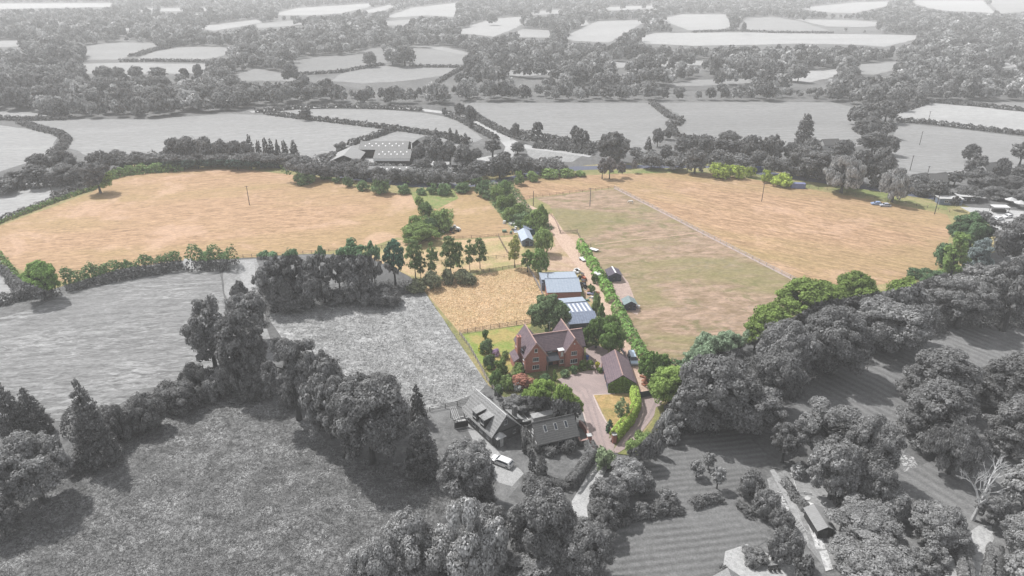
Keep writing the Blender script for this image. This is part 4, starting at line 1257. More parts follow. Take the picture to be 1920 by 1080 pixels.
for pts, wd, ht, lb in (([(285, 305), (350, 304), (420, 304), (490, 308), (560, 312)], 9, 4.5, 'dark grey undergrowth hedge beneath the belt beyond the farm road'),
                        ([(-40, 358), (20, 353), (90, 347), (150, 344), (185, 340)], 8, 4, 'dark grey overgrown hedge above the small pale field'),
                        ([(1190, 303), (1260, 303), (1330, 300), (1390, 303)], 9, 4.5, 'dark grey undergrowth behind the road, right of the bare trees'),
                        ([(1400, 306), (1460, 318), (1540, 332), (1610, 344)], 9, 4.5, 'dark grey undergrowth under the wooded belt beside the right road'),
                        ([(1630, 348), (1680, 356), (1745, 362)], 7, 4, 'dark grey undergrowth below the pale drooping trees'),
                        ([(860, 326), (930, 326), (990, 318), (1050, 312)], 8, 4.5, 'dark grey undergrowth behind the roadside thicket'),
                        ([(590, 306), (640, 312), (700, 322), (780, 330), (850, 335)], 7, 4, 'dark grey overgrown hedge in front of the farm barns')):
    hedge(pts, wd, ht, lb, col=g3(.10))
sheet('gateway', [(342, 506), (345, 486), (359, 486), (365, 506)], MATS['dusty_path'], z=.2)
hedge([(1270, 790), (1340, 775), (1420, 735), (1500, 680), (1580, 655), (1640, 632), (1730, 606)], 11, 6, 'dark undergrowth filling the foot of the great belt', col=g3(.085), size=.42)
hedge([(1740, 600), (1850, 596), (1970, 600)], 10, 6, 'dark undergrowth above the striped lawn at the right edge', col=g3(.085), size=.42)
# far field hedges
FH = [([(80, 214), (120, 217), (127, 221)], 4), ([(-40, 222), (40, 226), (130, 224)], 4), ([(38, 230), (75, 243), (112, 252), (126, 262), (115, 280), (95, 292)], 5),
      ([(500, 214), (560, 222), (650, 232), (740, 243), (830, 256), (880, 268)], 4), ([(740, 244), (700, 258), (655, 272)], 4),
      ([(480, 211), (560, 204), (640, 202), (720, 204), (790, 208)], 3), ([(838, 215), (868, 228), (900, 246), (930, 262)], 4),
      ([(884, 214), (915, 234), (950, 252), (985, 262), (1060, 271), (1130, 282)], 5), ([(1000, 276), (1060, 282), (1110, 290)], 4),
      ([(1222, 194), (1258, 222), (1278, 226), (1268, 236)], 4), ([(1255, 232), (1268, 256)], 4), ([(1268, 258), (1300, 262), (1340, 264)], 4),
      ([(1680, 228), (1740, 232), (1820, 242), (1960, 258)], 4), ([(1680, 212), (1745, 192), (1820, 198), (1960, 213)], 4),
      ([(225, 116), (300, 115), (400, 117)], 5), ([(250, 106), (290, 94), (345, 84)], 10), ([(560, 141), (640, 136), (720, 122)], 4), ([(770, 126), (870, 127)], 4),
      ([(100, 372), (168, 348), (185, 342)], 3), ([(820, 156), (860, 132), (880, 128)], 4), ([(1300, 61), (1380, 58), (1450, 62), (1560, 63)], 5),
      ([(960, 248), (1040, 262), (1130, 276)], 2), ([(1780, 334), (1860, 326), (1960, 322)], 4)]
FHL = ['short hedge at the far left wood', 'hedge above the large pale field, far left', 'winding hedge between the two pale left fields', 'long hedge below the curving road field',
       'hedge slanting down to the farm barns', 'hedge on the near side of the curving road', 'hedge left of the road where it bends down', 'hedge along the foot of the centre field',
       'hedge below the small ploughed strip', 'slanting hedge between the two far centre fields', 'short hedge below the slanting far hedge', 'hedge at the near left of the far right centre field',
       'hedge between the two far right fields', 'hedge at the top of the far right field', 'thin hedge under the far left pasture', 'thick hedge between two far left pastures', 'hedge between the far centre pastures',
       'hedge under the far pasture with the lone tree', 'hedge at the tip of the small pale field', 'hedge beside the far lone tree', 'hedge above the long white field', 'low hedge inside the far centre field', 'hedge below the far right field']
for (pts, wd), lb in zip(FH, FHL):
    hedge(pts, wd, 2.4, 'dark grey ' + lb, col=g3(.06))


def cover(name, poly, n, size, hgt, label, cat, cols, upright=.5, clump=0):
    xs = [p[0] for p in poly]
    ys = [p[1] for p in poly]
    u = NR.uniform(min(xs), max(xs), n * 2)
    v = NR.uniform(min(ys), max(ys), n * 2)
    k = inside(u, v, poly)
    u, v = u[k][:n], v[k][:n]
    b = (540 - v) / FPX
    t = -CAM_H / (-ST + b * CT)
    x, y = (u - 960) / FPX * t, (CT + b * ST) * t
    if clump:
        m = max(1, len(x) // clump)
        pick = NR.integers(0, m, len(x))
        rad = NR.uniform(.3, 1.1, m)[pick]
        x = x[pick] + NR.normal(size=len(x)) * rad
        y = y[pick] + NR.normal(size=len(x)) * rad * .8
    z = NR.uniform(.05, 1, len(x)) ** 2 * hgt
    p = np.stack([x, y, z], 1)
    N3 = NR.normal(size=p.shape)
    N3[:, 2] = np.abs(N3[:, 2]) * upright * 2 + .3
    N3 /= np.linalg.norm(N3, axis=1)[:, None]
    tt = np.cross(N3, NR.normal(size=p.shape))
    tt /= np.linalg.norm(tt, axis=1)[:, None]
    bb = np.cross(N3, tt)
    h = (size * NR.uniform(.5, 1.4, len(x)))[:, None] / 2
    V = np.stack([p - tt * h * 1.5, p - bb * h * .5, p + tt * h * 1.5, p + bb * h * .5], 1)
    V[:, :, 2] = np.maximum(V[:, :, 2], .03)
    o = link(name, quads(name, V))
    o.data.materials.append(LEAF)
    o.color = (*cols, 1)
    return tag(o, label, cat, kind='stuff')


cover('rough_grass', [(-20, 1090), (-20, 915), (60, 875), (220, 835), (290, 788), (400, 738), (500, 728), (640, 855), (850, 895), (930, 965), (940, 1090)], 80000, .2, .6, 'rough tussocks covering the foreground meadow', 'grass', g3(.10), clump=26)
cover('tussocks', [(505, 592), (600, 562), (700, 568), (794, 548), (908, 722), (820, 762), (760, 768), (640, 700)], 30000, .3, .5, 'laid grass tussocks of the grey paddock', 'grass', g3(.24), clump=14)
cover('laid_grass', [(797, 545), (870, 521), (980, 502), (1022, 545), (1036, 598), (1000, 604), (862, 623)], 12000, .3, .4, 'laid straw coloured grass of the small paddock', 'grass', (.40, .29, .18))
cover('undergrowth', [(470, 540), (600, 545), (700, 530), (780, 525), (790, 545), (700, 566), (600, 566), (500, 585)], 5000, .5, 1.0, 'dark undergrowth below the half grey row of trees', 'undergrowth', g3(.09))
cover('scrub', [(760, 440), (790, 395), (850, 395), (850, 430), (830, 442)], 2500, .7, 1.2, 'green scrub of the island in the stubble field', 'scrub', (.10, .15, .05))
cover('brambles', [(895, 345), (960, 340), (1000, 400), (1040, 430), (1000, 440), (960, 425), (930, 395)], 6000, .7, 1.6, 'green brambles filling the thicket by the track', 'brambles', (.08, .125, .055))
# ==== BUILDINGS ====
def rot2(x, y, a):
    return x * cos(a) - y * sin(a), x * sin(a) + y * cos(a)


m_brick = courses('red_brick', (0.36, 0.155, 0.125), (0.55, 0.255, 0.21), 0.25, 'Z', s=2.5)
m_tile = courses('clay_roof_tile', (0.12, 0.095, 0.115), (0.23, 0.17, 0.185), 0.3, 'Z', s=1.6)
m_ridge = plain('ridge_tile', (0.44, 0.29, 0.26), 0.8, 0.12)
m_white = plain('white_paint', (0.78, 0.78, 0.78), 0.5, 0.05)
m_glass = plain('window_glass', (0.03, 0.04, 0.055), 0.12, 0.1, spec=0.6)
m_dark = plain('dark_slate', (0.055, 0.06, 0.075), 0.6, 0.15)
m_gbrick = courses('grey_brick', g3(0.11), g3(0.2), 0.25, 'Z', s=2.5)
m_gtile = courses('grey_roof_tile', g3(0.13), g3(0.48), 0.5, 'Z', s=5.0)
m_gslate = courses('grey_slate', g3(0.10), g3(0.17), 0.3, 'Z', s=2.5)
m_gpaint = plain('grey_trim', g3(0.55), 0.6, 0.1)
m_gboard = courses('grey_boarding', g3(0.09), g3(0.15), 0.2, 'X')
m_gdark = plain('grey_dark_timber', g3(0.06), 0.8, 0.2)
m_wood = plain('weathered_timber', (0.30, 0.22, 0.19), 0.9, 0.2)
m_gwood = plain('grey_weathered_timber', g3(0.32), 0.9, 0.2)
m_bluesheet = courses('blue_grey_sheet', (0.30, 0.355, 0.43), (0.40, 0.45, 0.53), 0.9, 'X', 0.5)
m_bluedk = courses('dark_blue_sheet', (0.15, 0.18, 0.25), (0.27, 0.31, 0.40), 0.7, 'X', 0.5)
m_sheetw = courses('rooflight_sheet', (0.60, 0.63, 0.70), (0.74, 0.76, 0.82), 0.7, 'X', 0.4)
m_black = plain('black_rubber', (0.02, 0.02, 0.022), 0.8, 0.1)
m_stain = courses('dark_stained_boards', (0.075, 0.08, 0.11), (0.12, 0.13, 0.17), 0.25, 'Z')
m_felt = plain('roof_felt_purple', (0.115, 0.10, 0.13), 0.9, 0.12)
m_feltg = plain('roof_felt_green', (0.24, 0.30, 0.31), 0.9, 0.12)


def window(par, x, z, wd, ht, y=0.0, face='front', glass=None, frame=None, name='window', lights=2):
    """frame (part) with its pane (sub-part) set on a wall; face: front (-y), back (+y), left (-x), right (+x)"""
    f, g = MB(), MB()
    b = .07

    def q(m, x0, x1, d0, d1, z0, z1):
        if face == 'front':
            m.box(x + x0, x + x1, y - d1, y - d0, z0, z1)
        elif face == 'left':
            m.box(y - d1, y - d0, x + x0, x + x1, z0, z1)
        elif face == 'right':
            m.box(y + d0, y + d1, x + x0, x + x1, z0, z1)
        else:
            m.box(x + x0, x + x1, y + d0, y + d1, z0, z1)
    h = wd / 2
    q(f, -h, h, -.02, .07, z, z + b)
    q(f, -h, h, -.02, .07, z + ht - b, z + ht)
    q(f, -h, -h + b, -.02, .07, z + b, z + ht - b)
    q(f, h - b, h, -.02, .07, z + b, z + ht - b)
    for i in range(1, lights):
        c = -h + wd * i / lights
        q(f, c - .035, c + .035, -.02, .06, z + b, z + ht - b)
    q(f, -h - .08, h + .08, -.02, .12, z - .08, z - .005)
    q(g, -h + .05, h - .05, -.02, .03, z + .05, z + ht - .05)
    fo = f.build(name, frame or m_white, par)
    g.build('pane', glass or m_glass, fo)
    return fo


def roof_y(mb, x0, x1, y0, y1, ze, zr, oh=.3, ov=.25, t=.16):
    """pitched roof whose ridge runs along y; x0..x1 are the wall faces"""
    xm = (x0 + x1) / 2
    sl = (zr - ze) / (xm - x0)
    a, b = x0 - oh, x1 + oh
    za = ze - sl * oh
    mb.prism([(a, za), (xm, zr), (xm, zr + t * 1.25), (a - .02, za + t)], y0 - ov, y1 + ov)
    mb.prism([(xm, zr), (b, za), (b + .02, za + t), (xm, zr + t * 1.25)], y0 - ov, y1 + ov)


def roof_x(mb, x0, x1, y0, y1, ze, zr, oh=.3, ov=.25, t=.16):
    ym = (y0 + y1) / 2
    sl = (zr - ze) / (ym - y0)
    a, b = y0 - oh, y1 + oh
    za = ze - sl * oh
    mb.prism([(a, za), (ym, zr), (ym, zr + t * 1.25), (a - .02, za + t)], x0 - ov, x1 + ov, 'x')
    mb.prism([(ym, zr), (b, za), (b + .02, za + t), (ym, zr + t * 1.25)], x0 - ov, x1 + ov, 'x')


def wall_y(mb, x0, x1, y0, y1, ze, zr):
    mb.prism([(x0, 0), (x1, 0), (x1, ze), ((x0 + x1) / 2, zr), (x0, ze)], y0, y1)


def wall_x(mb, x0, x1, y0, y1, ze, zr):
    mb.prism([(y0, 0), (y1, 0), (y1, ze), ((y0 + y1) / 2, zr), (y0, ze)], x0, x1, 'x')


# ---- the brick house
def brick_house():
    h = thing('brick_house', 'large red brick house with steep twin front gables and tall chimney', 'house', (3.2, 143.7, 0), radians(15))
    a = MB()
    wall_y(a, 0, 5.3, 0, 9.6, 4.6, 8.1)
    wall_y(a, 10.3, 14.7, .25, 10.4, 4.6, 7.8)
    wall_x(a, 2.0, 15.9, 2.2, 7.8, 4.55, 7.55)
    a.box(8.9, 10.4, 1.0, 2.3, 0, 4.5)
    a.box(15.8, 16.0, 6.2, 7.6, 0, 2.2)
    a.build('wall', m_brick, h)
    r = MB()
    roof_y(r, 0, 5.3, 0, 9.6, 4.6, 8.1)
    roof_y(r, 10.3, 14.7, .25, 10.4, 4.6, 7.8)
    roof_x(r, 2.7, 15.9, 2.2, 7.8, 4.55, 7.55)
    ro = r.build('roof', m_tile, h)
    g = MB()
    g.bar((2.65, -.27, 8.28), (2.65, 9.87, 8.28), .3, .16)
    g.bar((12.5, -.02, 7.98), (12.5, 10.67, 7.98), .3, .16)
    g.bar((2.9, 5.0, 7.74), (16.15, 5.0, 7.74), .26, .12)
    g.build('ridge', m_ridge, ro)
    bb = MB()
    for x0, x1, y0, ze, zr in ((0, 5.3, -.29, 4.6, 8.1), (10.3, 14.7, -.04, 4.6, 7.8)):
        xm = (x0 + x1) / 2
        sl = (zr - ze) / (xm - x0)
        bb.bar((x0 - .32, y0, ze - sl * .3 + .08), (xm, y0, zr + .12), .07, .24)
        bb.bar((x1 + .32, y0, ze - sl * .3 + .08), (xm, y0, zr + .12), .07, .24)
    bb.build('bargeboard', m_ridge, h)
    c = MB().box(-.95, -.06, 3.6, 4.7, 0, 8.1)
    c.box(-1.03, .0, 3.52, 4.78, 8.1, 8.35)
    co = c.build('chimney', m_brick, h)
    p = MB()
    for yy in (3.9, 4.4):
        p.tube((-.5, yy, 8.35), (-.5, yy, 8.8), .13, .11, 8)
    p.build('chimney_pot', m_ridge, co)
    s = MB().box(-2.1, -.97, 2.0, 6.2, 0, 2.6)
    so = s.build('side_bay', m_brick, h)
    MB().prism([(-2.35, 2.5), (-.96, 3.5), (-.96, 3.62), (-2.37, 2.62)], 1.8, 6.4).build('bay_roof', m_tile, so)
    MB().box(-.35, -.02, 1.6, 2.8, 4.9, 5.6).build('roof_window', m_glass, ro)
    # front windows
    window(h, 2.65, .95, 1.7, 1.15, 0, lights=3)
    window(h, 2.65, 3.1, 1.5, 1.1, 0, lights=3)
    window(h, 2.65, 5.6, .8, 1.0, 0, lights=1)
    window(h, 12.5, .95, 1.8, 1.2, .25, lights=3)
    window(h, 12.5, 3.2, 1.5, 1.15, .25, lights=3)
    window(h, 6.9, 3.15, 1.2, 1.15, 2.2, lights=1, glass=m_white)
    window(h, 9.65, 3.0, .6, 1.1, 1.0, lights=1, glass=m_white)
    window(h, 9.65, .9, .9, 1.1, 1.0, lights=2)
    window(h, 1.4, 1.0, 1.0, 1.2, 0, face='left', lights=2)
    window(h, 1.4, 3.1, .9, 1.1, 0, face='left', lights=2)
    window(h, 8.0, 3.1, 1.2, 1.1, 0, face='left', lights=2)
    # porch with dark lean-to roof
    po = MB()
    po.prism([(-.1, 2.5), (2.15, 3.6), (2.15, 3.72), (-.12, 2.62)], 5.5, 8.8, 'x')
    pr = po.build('porch_roof', m_dark, h)
    ps = MB()
    for x in (5.7, 8.6):
        ps.obox(x, .1, 1.2, .16, .16, 2.4)
    ps.bar((5.6, .1, 2.4), (8.7, .1, 2.4), .14, .16)
    ps.build('porch_post', m_wood, h)
    MB().box(6.6, 7.7, 2.05, 2.19, 0, 2.1).build('front_door', m_dark, h)
    fl = MB().box(8.7, 10.5, .75, 2.4, 4.5, 4.66)
    fl.build('flat_roof', m_white, h)
    gt = MB()
    gt.bar((5.45, 1.82, 4.2), (8.7, 1.82, 4.2), .12, .1)
    gt.bar((14.9, 1.82, 4.2), (16.1, 1.82, 4.2), .12, .1)
    gt.tube((15.6, 2.1, 0), (15.6, 2.1, 4.2), .05, .05, 6)
    gt.build('gutter', m_dark, h)
    t = MB().tube((8.4, 7.5, 6.2), (8.4, 7.5, 9.4), .03, .02, 5)
    t.bar((8.0, 7.5, 9.2), (8.8, 7.5, 9.2), .03, .03)
    t.build('aerial', m_white, h)
    bx = MB().obox(12.5, .17, 6.4, .3, .12, .35)
    bx.build('alarm_box', m_white, h)


brick_house()


def garage():
    x0, y0 = 22.4, 135.6
    h = thing('garage', 'long garage with purple brown pitched roof and ivy covered gable', 'garage', (x0, y0, 0), radians(1.5))
    a = MB()
    wall_y(a, 0, 6.0, 0, 11.4, 2.6, 4.6)
    a.build('wall', m_brick, h)
    r = MB()
    roof_y(r, 0, 6.0, 0, 11.4, 2.6, 4.6, .35, .2)
    ro = r.build('roof', m_tile, h)
    MB().bar((3, -.2, 4.79), (3, 11.6, 4.79), .24, .12).build('ridge', m_ridge, ro)
    V = []
    rr = NR
    n = 3600
    p = np.stack([rr.uniform(-.1, 6.1, n), rr.uniform(-.42, -.05, n), rr.uniform(0, 4.5, n)], 1)
    lim = 2.5 + 2.0 * (1 - np.abs(p[:, 0] - 3) / 3)
    p = p[p[:, 2] < lim]
    N3 = np.stack([rr.normal(0, .4, len(p)), -np.ones(len(p)), rr.normal(.3, .4, len(p))], 1)
    N3 /= np.linalg.norm(N3, axis=1)[:, None]
    t = np.cross(N3, rr.normal(size=p.shape))
    t /= np.linalg.norm(t, axis=1)[:, None]
    b = np.cross(N3, t)
    s = .15
    me = quads('ivy', np.stack([p - t * s - b * s, p + t * s - b * s, p + t * s + b * s, p - t * s + b * s], 1))
    me.materials.append(LEAF)
    o = link('ivy', me, h)
    o.color = (.085, .13, .035, 1)
    for yy in (2.2, 5.6, 9.0):
        MB().box(-.06, .0, yy - 1.3, yy + 1.3, 0.02, 2.15).build('garage_door', m_stain, h)


garage()


# ---- workshops behind the house
def workshop():
    h = thing('workshop', 'big blue grey sheet roofed workshop with brick sides', 'workshop', (10.5, 184.6, 0), radians(4))
    a = MB()
    a.prism([(0, 0), (13.6, 0), (13.6, 2.55), (6.25, 3.6), (6.15, 3.9), (0, 2.4)], 0, 9.9, 'x')
    a.build('wall', m_brick, h)
    r = MB()
    r.prism([(-.3, 2.42), (6.2, 4.02), (6.2, 4.14), (-.3, 2.54)], -.25, 10.15, 'x')
    r.build('roof', m_bluesheet, h)
    r2 = MB().prism([(6.25, 3.7), (13.9, 2.75), (13.9, 2.87), (6.25, 3.82)], -1.2, 10.0, 'x')
    r2.build('rear_roof', m_bluesheet, h)
    MB().box(-1.0, -.02, 6.4, 13.5, 0, 2.7).build('side_wall', m_bluedk, h)
    MB().tube((1.0, 8.2, 3.4), (1.0, 8.2, 5.0), .12, .12, 8).build('flue', m_black, h)
    MB().bar((-.25, 6.2, 4.17), (10.15, 6.2, 4.17), .25, .06).build('ridge', m_bluedk, h)
    MB().box(9.92, 10.0, 2.0, 4.6, 0, 2.3).build('door', m_bluedk, h)


workshop()


def striped_shed():
    h = thing('store_shed', 'low shed with white striped rooflights, half hidden behind the tree', 'shed', (15.6, 165.6, 0), radians(10))
    a = MB().prism([(0, 0), (14, 0), (14, 2.7), (4, 3.2), (0, 2.2)], 0, 7.6, 'x')
    a.build('wall', m_stain, h)
    MB().prism([(-.4, 2.05), (4, 3.22), (4, 3.34), (-.4, 2.17)], -.3, 8.0, 'x').build('roof', m_bluedk, h)
    MB().prism([(4.05, 3.2), (10.5, 2.95), (10.5, 3.07), (4.05, 3.32)], -.3, 7.7, 'x').build('middle_roof', m_bluedk, h)
    MB().prism([(10.55, 3.15), (14.3, 2.75), (14.3, 2.87), (10.55, 3.27)], .2, 7.4, 'x').build('rear_roof', m_bluesheet, h)
    for i in range(6):
        x = .6 + i * 1.22
        MB().prism([(4.3, 3.34), (9.8, 3.12), (9.8, 3.16), (4.3, 3.38)], x, x + .5, 'x').build('rooflight', m_sheetw, h)


striped_shed()


def stable(name, label, x, y, rz, wd, dp, ze, zr, mroof, mwall, strip=None, ridgey=True):
    h = thing(name, label, 'stable' if 'stable' in name else 'shed', (x, y, 0), radians(rz))
    a = MB()
    wall_y(a, 0, wd, 0, dp, ze, zr)
    a.build('wall', mwall, h)
    r = MB()
    roof_y(r, 0, wd, 0, dp, ze, zr, .35, .3, .08)
    ro = r.build('roof', mroof, h)
    if strip:
        MB().bar((wd / 2, -.3, zr + .12), (wd / 2, dp + .3, zr + .12), .45, .06).build('ridge', strip, ro)
    d = MB().box(wd * .3, wd * .62, -.06, -.005, 0.02, 1.95)
    do = d.build('door', m_dark, h)
    MB().bar((wd * .33, -.08, 1.05), (wd * .45, -.08, 1.05), .04, .05).build('handle', m_gpaint, do)
    window(h, wd * .82, 1.0, .6, .6, 0, lights=1, frame=mwall)
    return h


stable('stable', 'dark timber stable with white ridge strip beside the green hedge', 30.3, 197.4, 6, 3.9, 4.6, 2.2, 3.1, m_felt, m_stain, m_white)
stable('stable', 'small dark timber stable with grey green roof and white water butt', 32.3, 177.5, 4, 3.3, 3.4, 2.1, 3.0, m_feltg, m_stain)
h = stable('small_shed', 'small blue timber shed with a pale sheet roof by the thicket', 3.6, 227.5, 8, 3.8, 9.5, 2.3, 3.3, courses('faded_blue_sheet', (.36, .42, .52), (.5, .56, .66), .6, 'Y'), m_bluedk)
h2 = thing('lean_to_store', 'teal store with a white roof edge behind the small shed', 'store', (4.6, 238.8, 0), radians(6))
MB().prism([(0, 0), (3.6, 0), (3.6, 2.6), (0, 2.2)], 0, 4.4, 'x').build('wall', plain('teal_paint', (.06, .13, .17), .6), h2)
MB().prism([(-.3, 2.19), (3.9, 2.63), (3.9, 2.73), (-.3, 2.29)], -.2, 4.6, 'x').build('roof', m_bluedk, h2)
MB().box(-.15, 4.55, 3.92, 4.1, 2.55, 2.85).build('fascia', m_white, h2)
wb = thing('water_butt', 'round white water butt beside the grey green stable', 'water butt', (36.5, 179.2, 0))
MB().tube((0, 0, 0), (0, 0, .8), .42, .5, 14).build('tank', m_white, wb)
MB().tube((0, 0, .8), (0, 0, .86), .52, .5, 14).build('rim', m_gpaint, wb)


# ---- grey cottage
def cottage():
    h = thing('cottage', 'old grey cottage with mottled tiled roof and two flat topped dormers', 'cottage', (-4.1, 115.9, 0), radians(35))
    a = MB()
    wall_y(a, 0, 6.8, 0, 11.2, 2.6, 6.3)
    a.box(6.8, 8.6, 1.2, 5.0, 0, 2.4)
    a.build('wall', m_gbrick, h)
    r = MB()
    roof_y(r, 0, 6.8, 0, 11.2, 2.6, 6.3, .35, .3)
    ro = r.build('roof', m_gtile, h)
    r2 = MB().prism([(6.75, 3.3), (8.9, 2.3), (8.9, 2.42), (6.75, 3.42)], 1.0, 5.2)
    r2.build('rear_roof', m_gtile, h)
    MB().bar((3.4, -.3, 6.5), (3.4, 11.5, 6.5), .26, .12).build('ridge', m_gpaint, ro)
    bb = MB()
    bb.bar((-.35, -.34, 2.3), (3.4, -.34, 6.4), .07, .22)
    bb.bar((7.15, -.34, 2.3), (3.4, -.34, 6.4), .07, .22)
    bb.build('bargeboard', m_gpaint, h)
    for yy in (2.6, 5.6):
        d = MB().box(-.1, 2.6, yy, yy + 1.7, 2.7, 4.9)
        do = d.build('dormer', m_gdark, h)
        MB().prism([(-.35, 4.9), (3.0, 5.25), (3.0, 5.37), (-.35, 5.02)], yy - .2, yy + 1.9).build('dormer_roof', m_gtile, do)
        window(do, yy + .85, 3.5, 1.2, 1.0, -.1, face='left', frame=m_gpaint)
    window(h, 3.4, 4.0, .8, 1.1, 0, frame=m_gpaint)
    window(h, 5.6, .9, .7, .9, 0, frame=m_gpaint)
    for yy in (1.6, 4.2, 6.8, 9.4):
        window(h, yy, .9, 1.1, 1.0, 0, face='left', frame=m_gpaint)
    MB().box(6.9, 7.7, 2.0, 2.8, 2.4, 5.6).build('chimney', m_gbrick, h)
    p = MB().box(.5, 2.5, -1.3, -.02, 0, 2.2)
    po = p.build('porch', m_gbrick, h)
    MB().add([(.3, -1.5, 2.2), (2.7, -1.5, 2.2), (2.7, 0, 2.2), (.3, 0, 2.2), (1.5, -.4, 3.1)], [(0, 1, 4), (1, 2, 4), (2, 3, 4), (3, 0, 4), (3, 2, 1, 0)]).build('porch_roof', m_gpaint, po)
    MB().box(1.1, 1.9, -1.36, -1.31, .02, 2.0).build('door', m_gpaint, po)
    MB().box(.02, 6.78, -.16, -.03, 2.55, 2.75).build('band_course', m_gdark, h)


cottage()


def barn():
    h = thing('barn', 'grey slate roofed barn with three roof windows beside the cottage', 'barn', (5.3, 113.3, 0), radians(19.7))
    a = MB()
    wall_x(a, 0, 8.8, 0, 6.2, 2.6, 5.4)
    a.build('wall', m_gbrick, h)
    r = MB()
    roof_x(r, 0, 8.8, 0, 6.2, 2.6, 5.4, .35, .25)
    ro = r.build('roof', m_gslate, h)
    MB().bar((-.25, 3.1, 5.6), (9.05, 3.1, 5.6), .24, .12).build('ridge', m_gdark, ro)
    for x in (2.2, 4.5, 6.8):
        f = MB().prism([(1.25, 3.9), (2.35, 4.9), (2.35, 4.98), (1.25, 3.98)], x - .35, x + .35, 'x').build('roof_window', m_gpaint, h)
        MB().prism([(1.33, 4.0), (2.27, 4.86), (2.27, 4.94), (1.33, 4.08)], x - .25, x + .25, 'x').build('pane', m_glass, f)
    window(h, 1.2, .9, .9, 1.2, 0, face='left', frame=m_white, glass=m_gpaint)
    window(h, 3.2, 1.0, .9, 1.3, 0, face='left', frame=m_white, glass=m_gpaint)
    window(h, 5.0, 1.0, .8, 1.2, 0, face='left', frame=m_white, glass=m_gpaint)
    window(h, 3.0, 3.2, .8, .8, 0, face='left', frame=m_white, glass=m_gpaint)
    window(h, 5.2, .7, 1.6, 1.3, 0, frame=m_gpaint)
    window(h, 7.6, .8, 1.0, 1.2, 0, frame=m_gpaint)
    MB().box(8.85, 9.0, 1.0, 1.6, 0, 2.4).build('downpipe', m_gdark, h)


barn()

bx = thing('conservatory', 'low flat roofed grey link with glass panels behind the barn', 'outbuilding', (*G(1000, 800), 0), radians(20))
MB().box(0, 5.0, 0, 1.5, 0, 2.1).build('wall', m_gpaint, bx)
MB().box(-.15, 5.15, -.15, 1.65, 2.1, 2.25).build('roof', plain('pale_roof', g3(.4), .6), bx)
bx = thing('garden_wall', 'low pale garden wall with a gap between cottage and barn', 'wall', (*G(975, 806), 0), radians(20))
MB().box(0, 2.6, 0, .3, 0, 1.7).build('wall_panel', m_gdark, bx)
for u, v, rz in ((1010, 770, 20),):
    q = thing('raised_bed', 'large rectangular planted bed ringed by pale paving behind the barn', 'flower bed', (*G(990, 790), 0), radians(27))
    e = MB()
    e.box(0, 4.4, 0, .25, 0, .35)
    e.box(0, 4.4, 3.6, 3.85, 0, .35)
    e.box(0, .25, .25, 3.6, 0, .35)
    e.box(4.15, 4.4, .25, 3.6, 0, .35)
    e.build('edging', m_gpaint, q)
    MB().box(.25, 4.15, .25, 3.6, 0, .28).build('planting', plain('bed_soil', g3(.16), .95, .3, 3), q)


def pergola():
    x, y = G(884, 802)
    h = thing('pergola', 'timber pergola with slatted beams over a seating terrace left of the cottage', 'pergola', (x - 3.6, y - .4, 0), radians(16))
    for i, (px, py) in enumerate(((0, 0), (4.6, 0), (0, 4.2), (4.6, 4.2))):
        MB().obox(px, py, 1.15, .14, .14, 2.3).build('post', m_gwood, h)
    b = MB()
    b.bar((-.3, 0, 2.3), (4.9, 0, 2.3), .1, .18)
    b.bar((-.3, 4.2, 2.3), (4.9, 4.2, 2.3), .1, .18)
    b.build('beam', m_gwood, h)
    for i in range(12):
        xx = 1.5 + i * .28 if i > 3 else i * .4
        MB().bar((xx, -.3, 2.46), (xx, 4.5, 2.46), .06, .12).build('slat', m_gpaint, h)
    MB().box(.1, 3.0, -.1, -.04, .1, 1.6).build('screen', m_gdark, h)
    s = thing('garden_sofa', 'pale outdoor sofa under the slatted pergola', 'sofa', (x - 3.0, y + 1.6, 0), radians(16))
    MB().box(0, 2.4, 0, .85, .12, .42).build('seat', m_gpaint, s)
    MB().box(0, 2.4, .85, 1.05, .12, .85).build('backrest', m_gpaint, s)
    MB().box(-.22, -.01, 0, 1.05, .12, .62).build('armrest', m_gpaint, s)
    MB().box(2.41, 2.62, 0, 1.05, .12, .62).build('armrest', m_gpaint, s)
    tt = thing('garden_table', 'low pale table in front of the sofa under the pergola', 'table', (x - 1.6, y + .9, 0), radians(16))
    MB().box(-.6, .6, -.35, .35, .4, .46).build('table_top', m_white, tt)
    for a, c in ((-.5, -.28), (.5, -.28), (-.5, .28), (.5, .28)):
        MB().obox(a, c, .2, .06, .06, .4).build('leg', m_gdark, tt)


pergola()


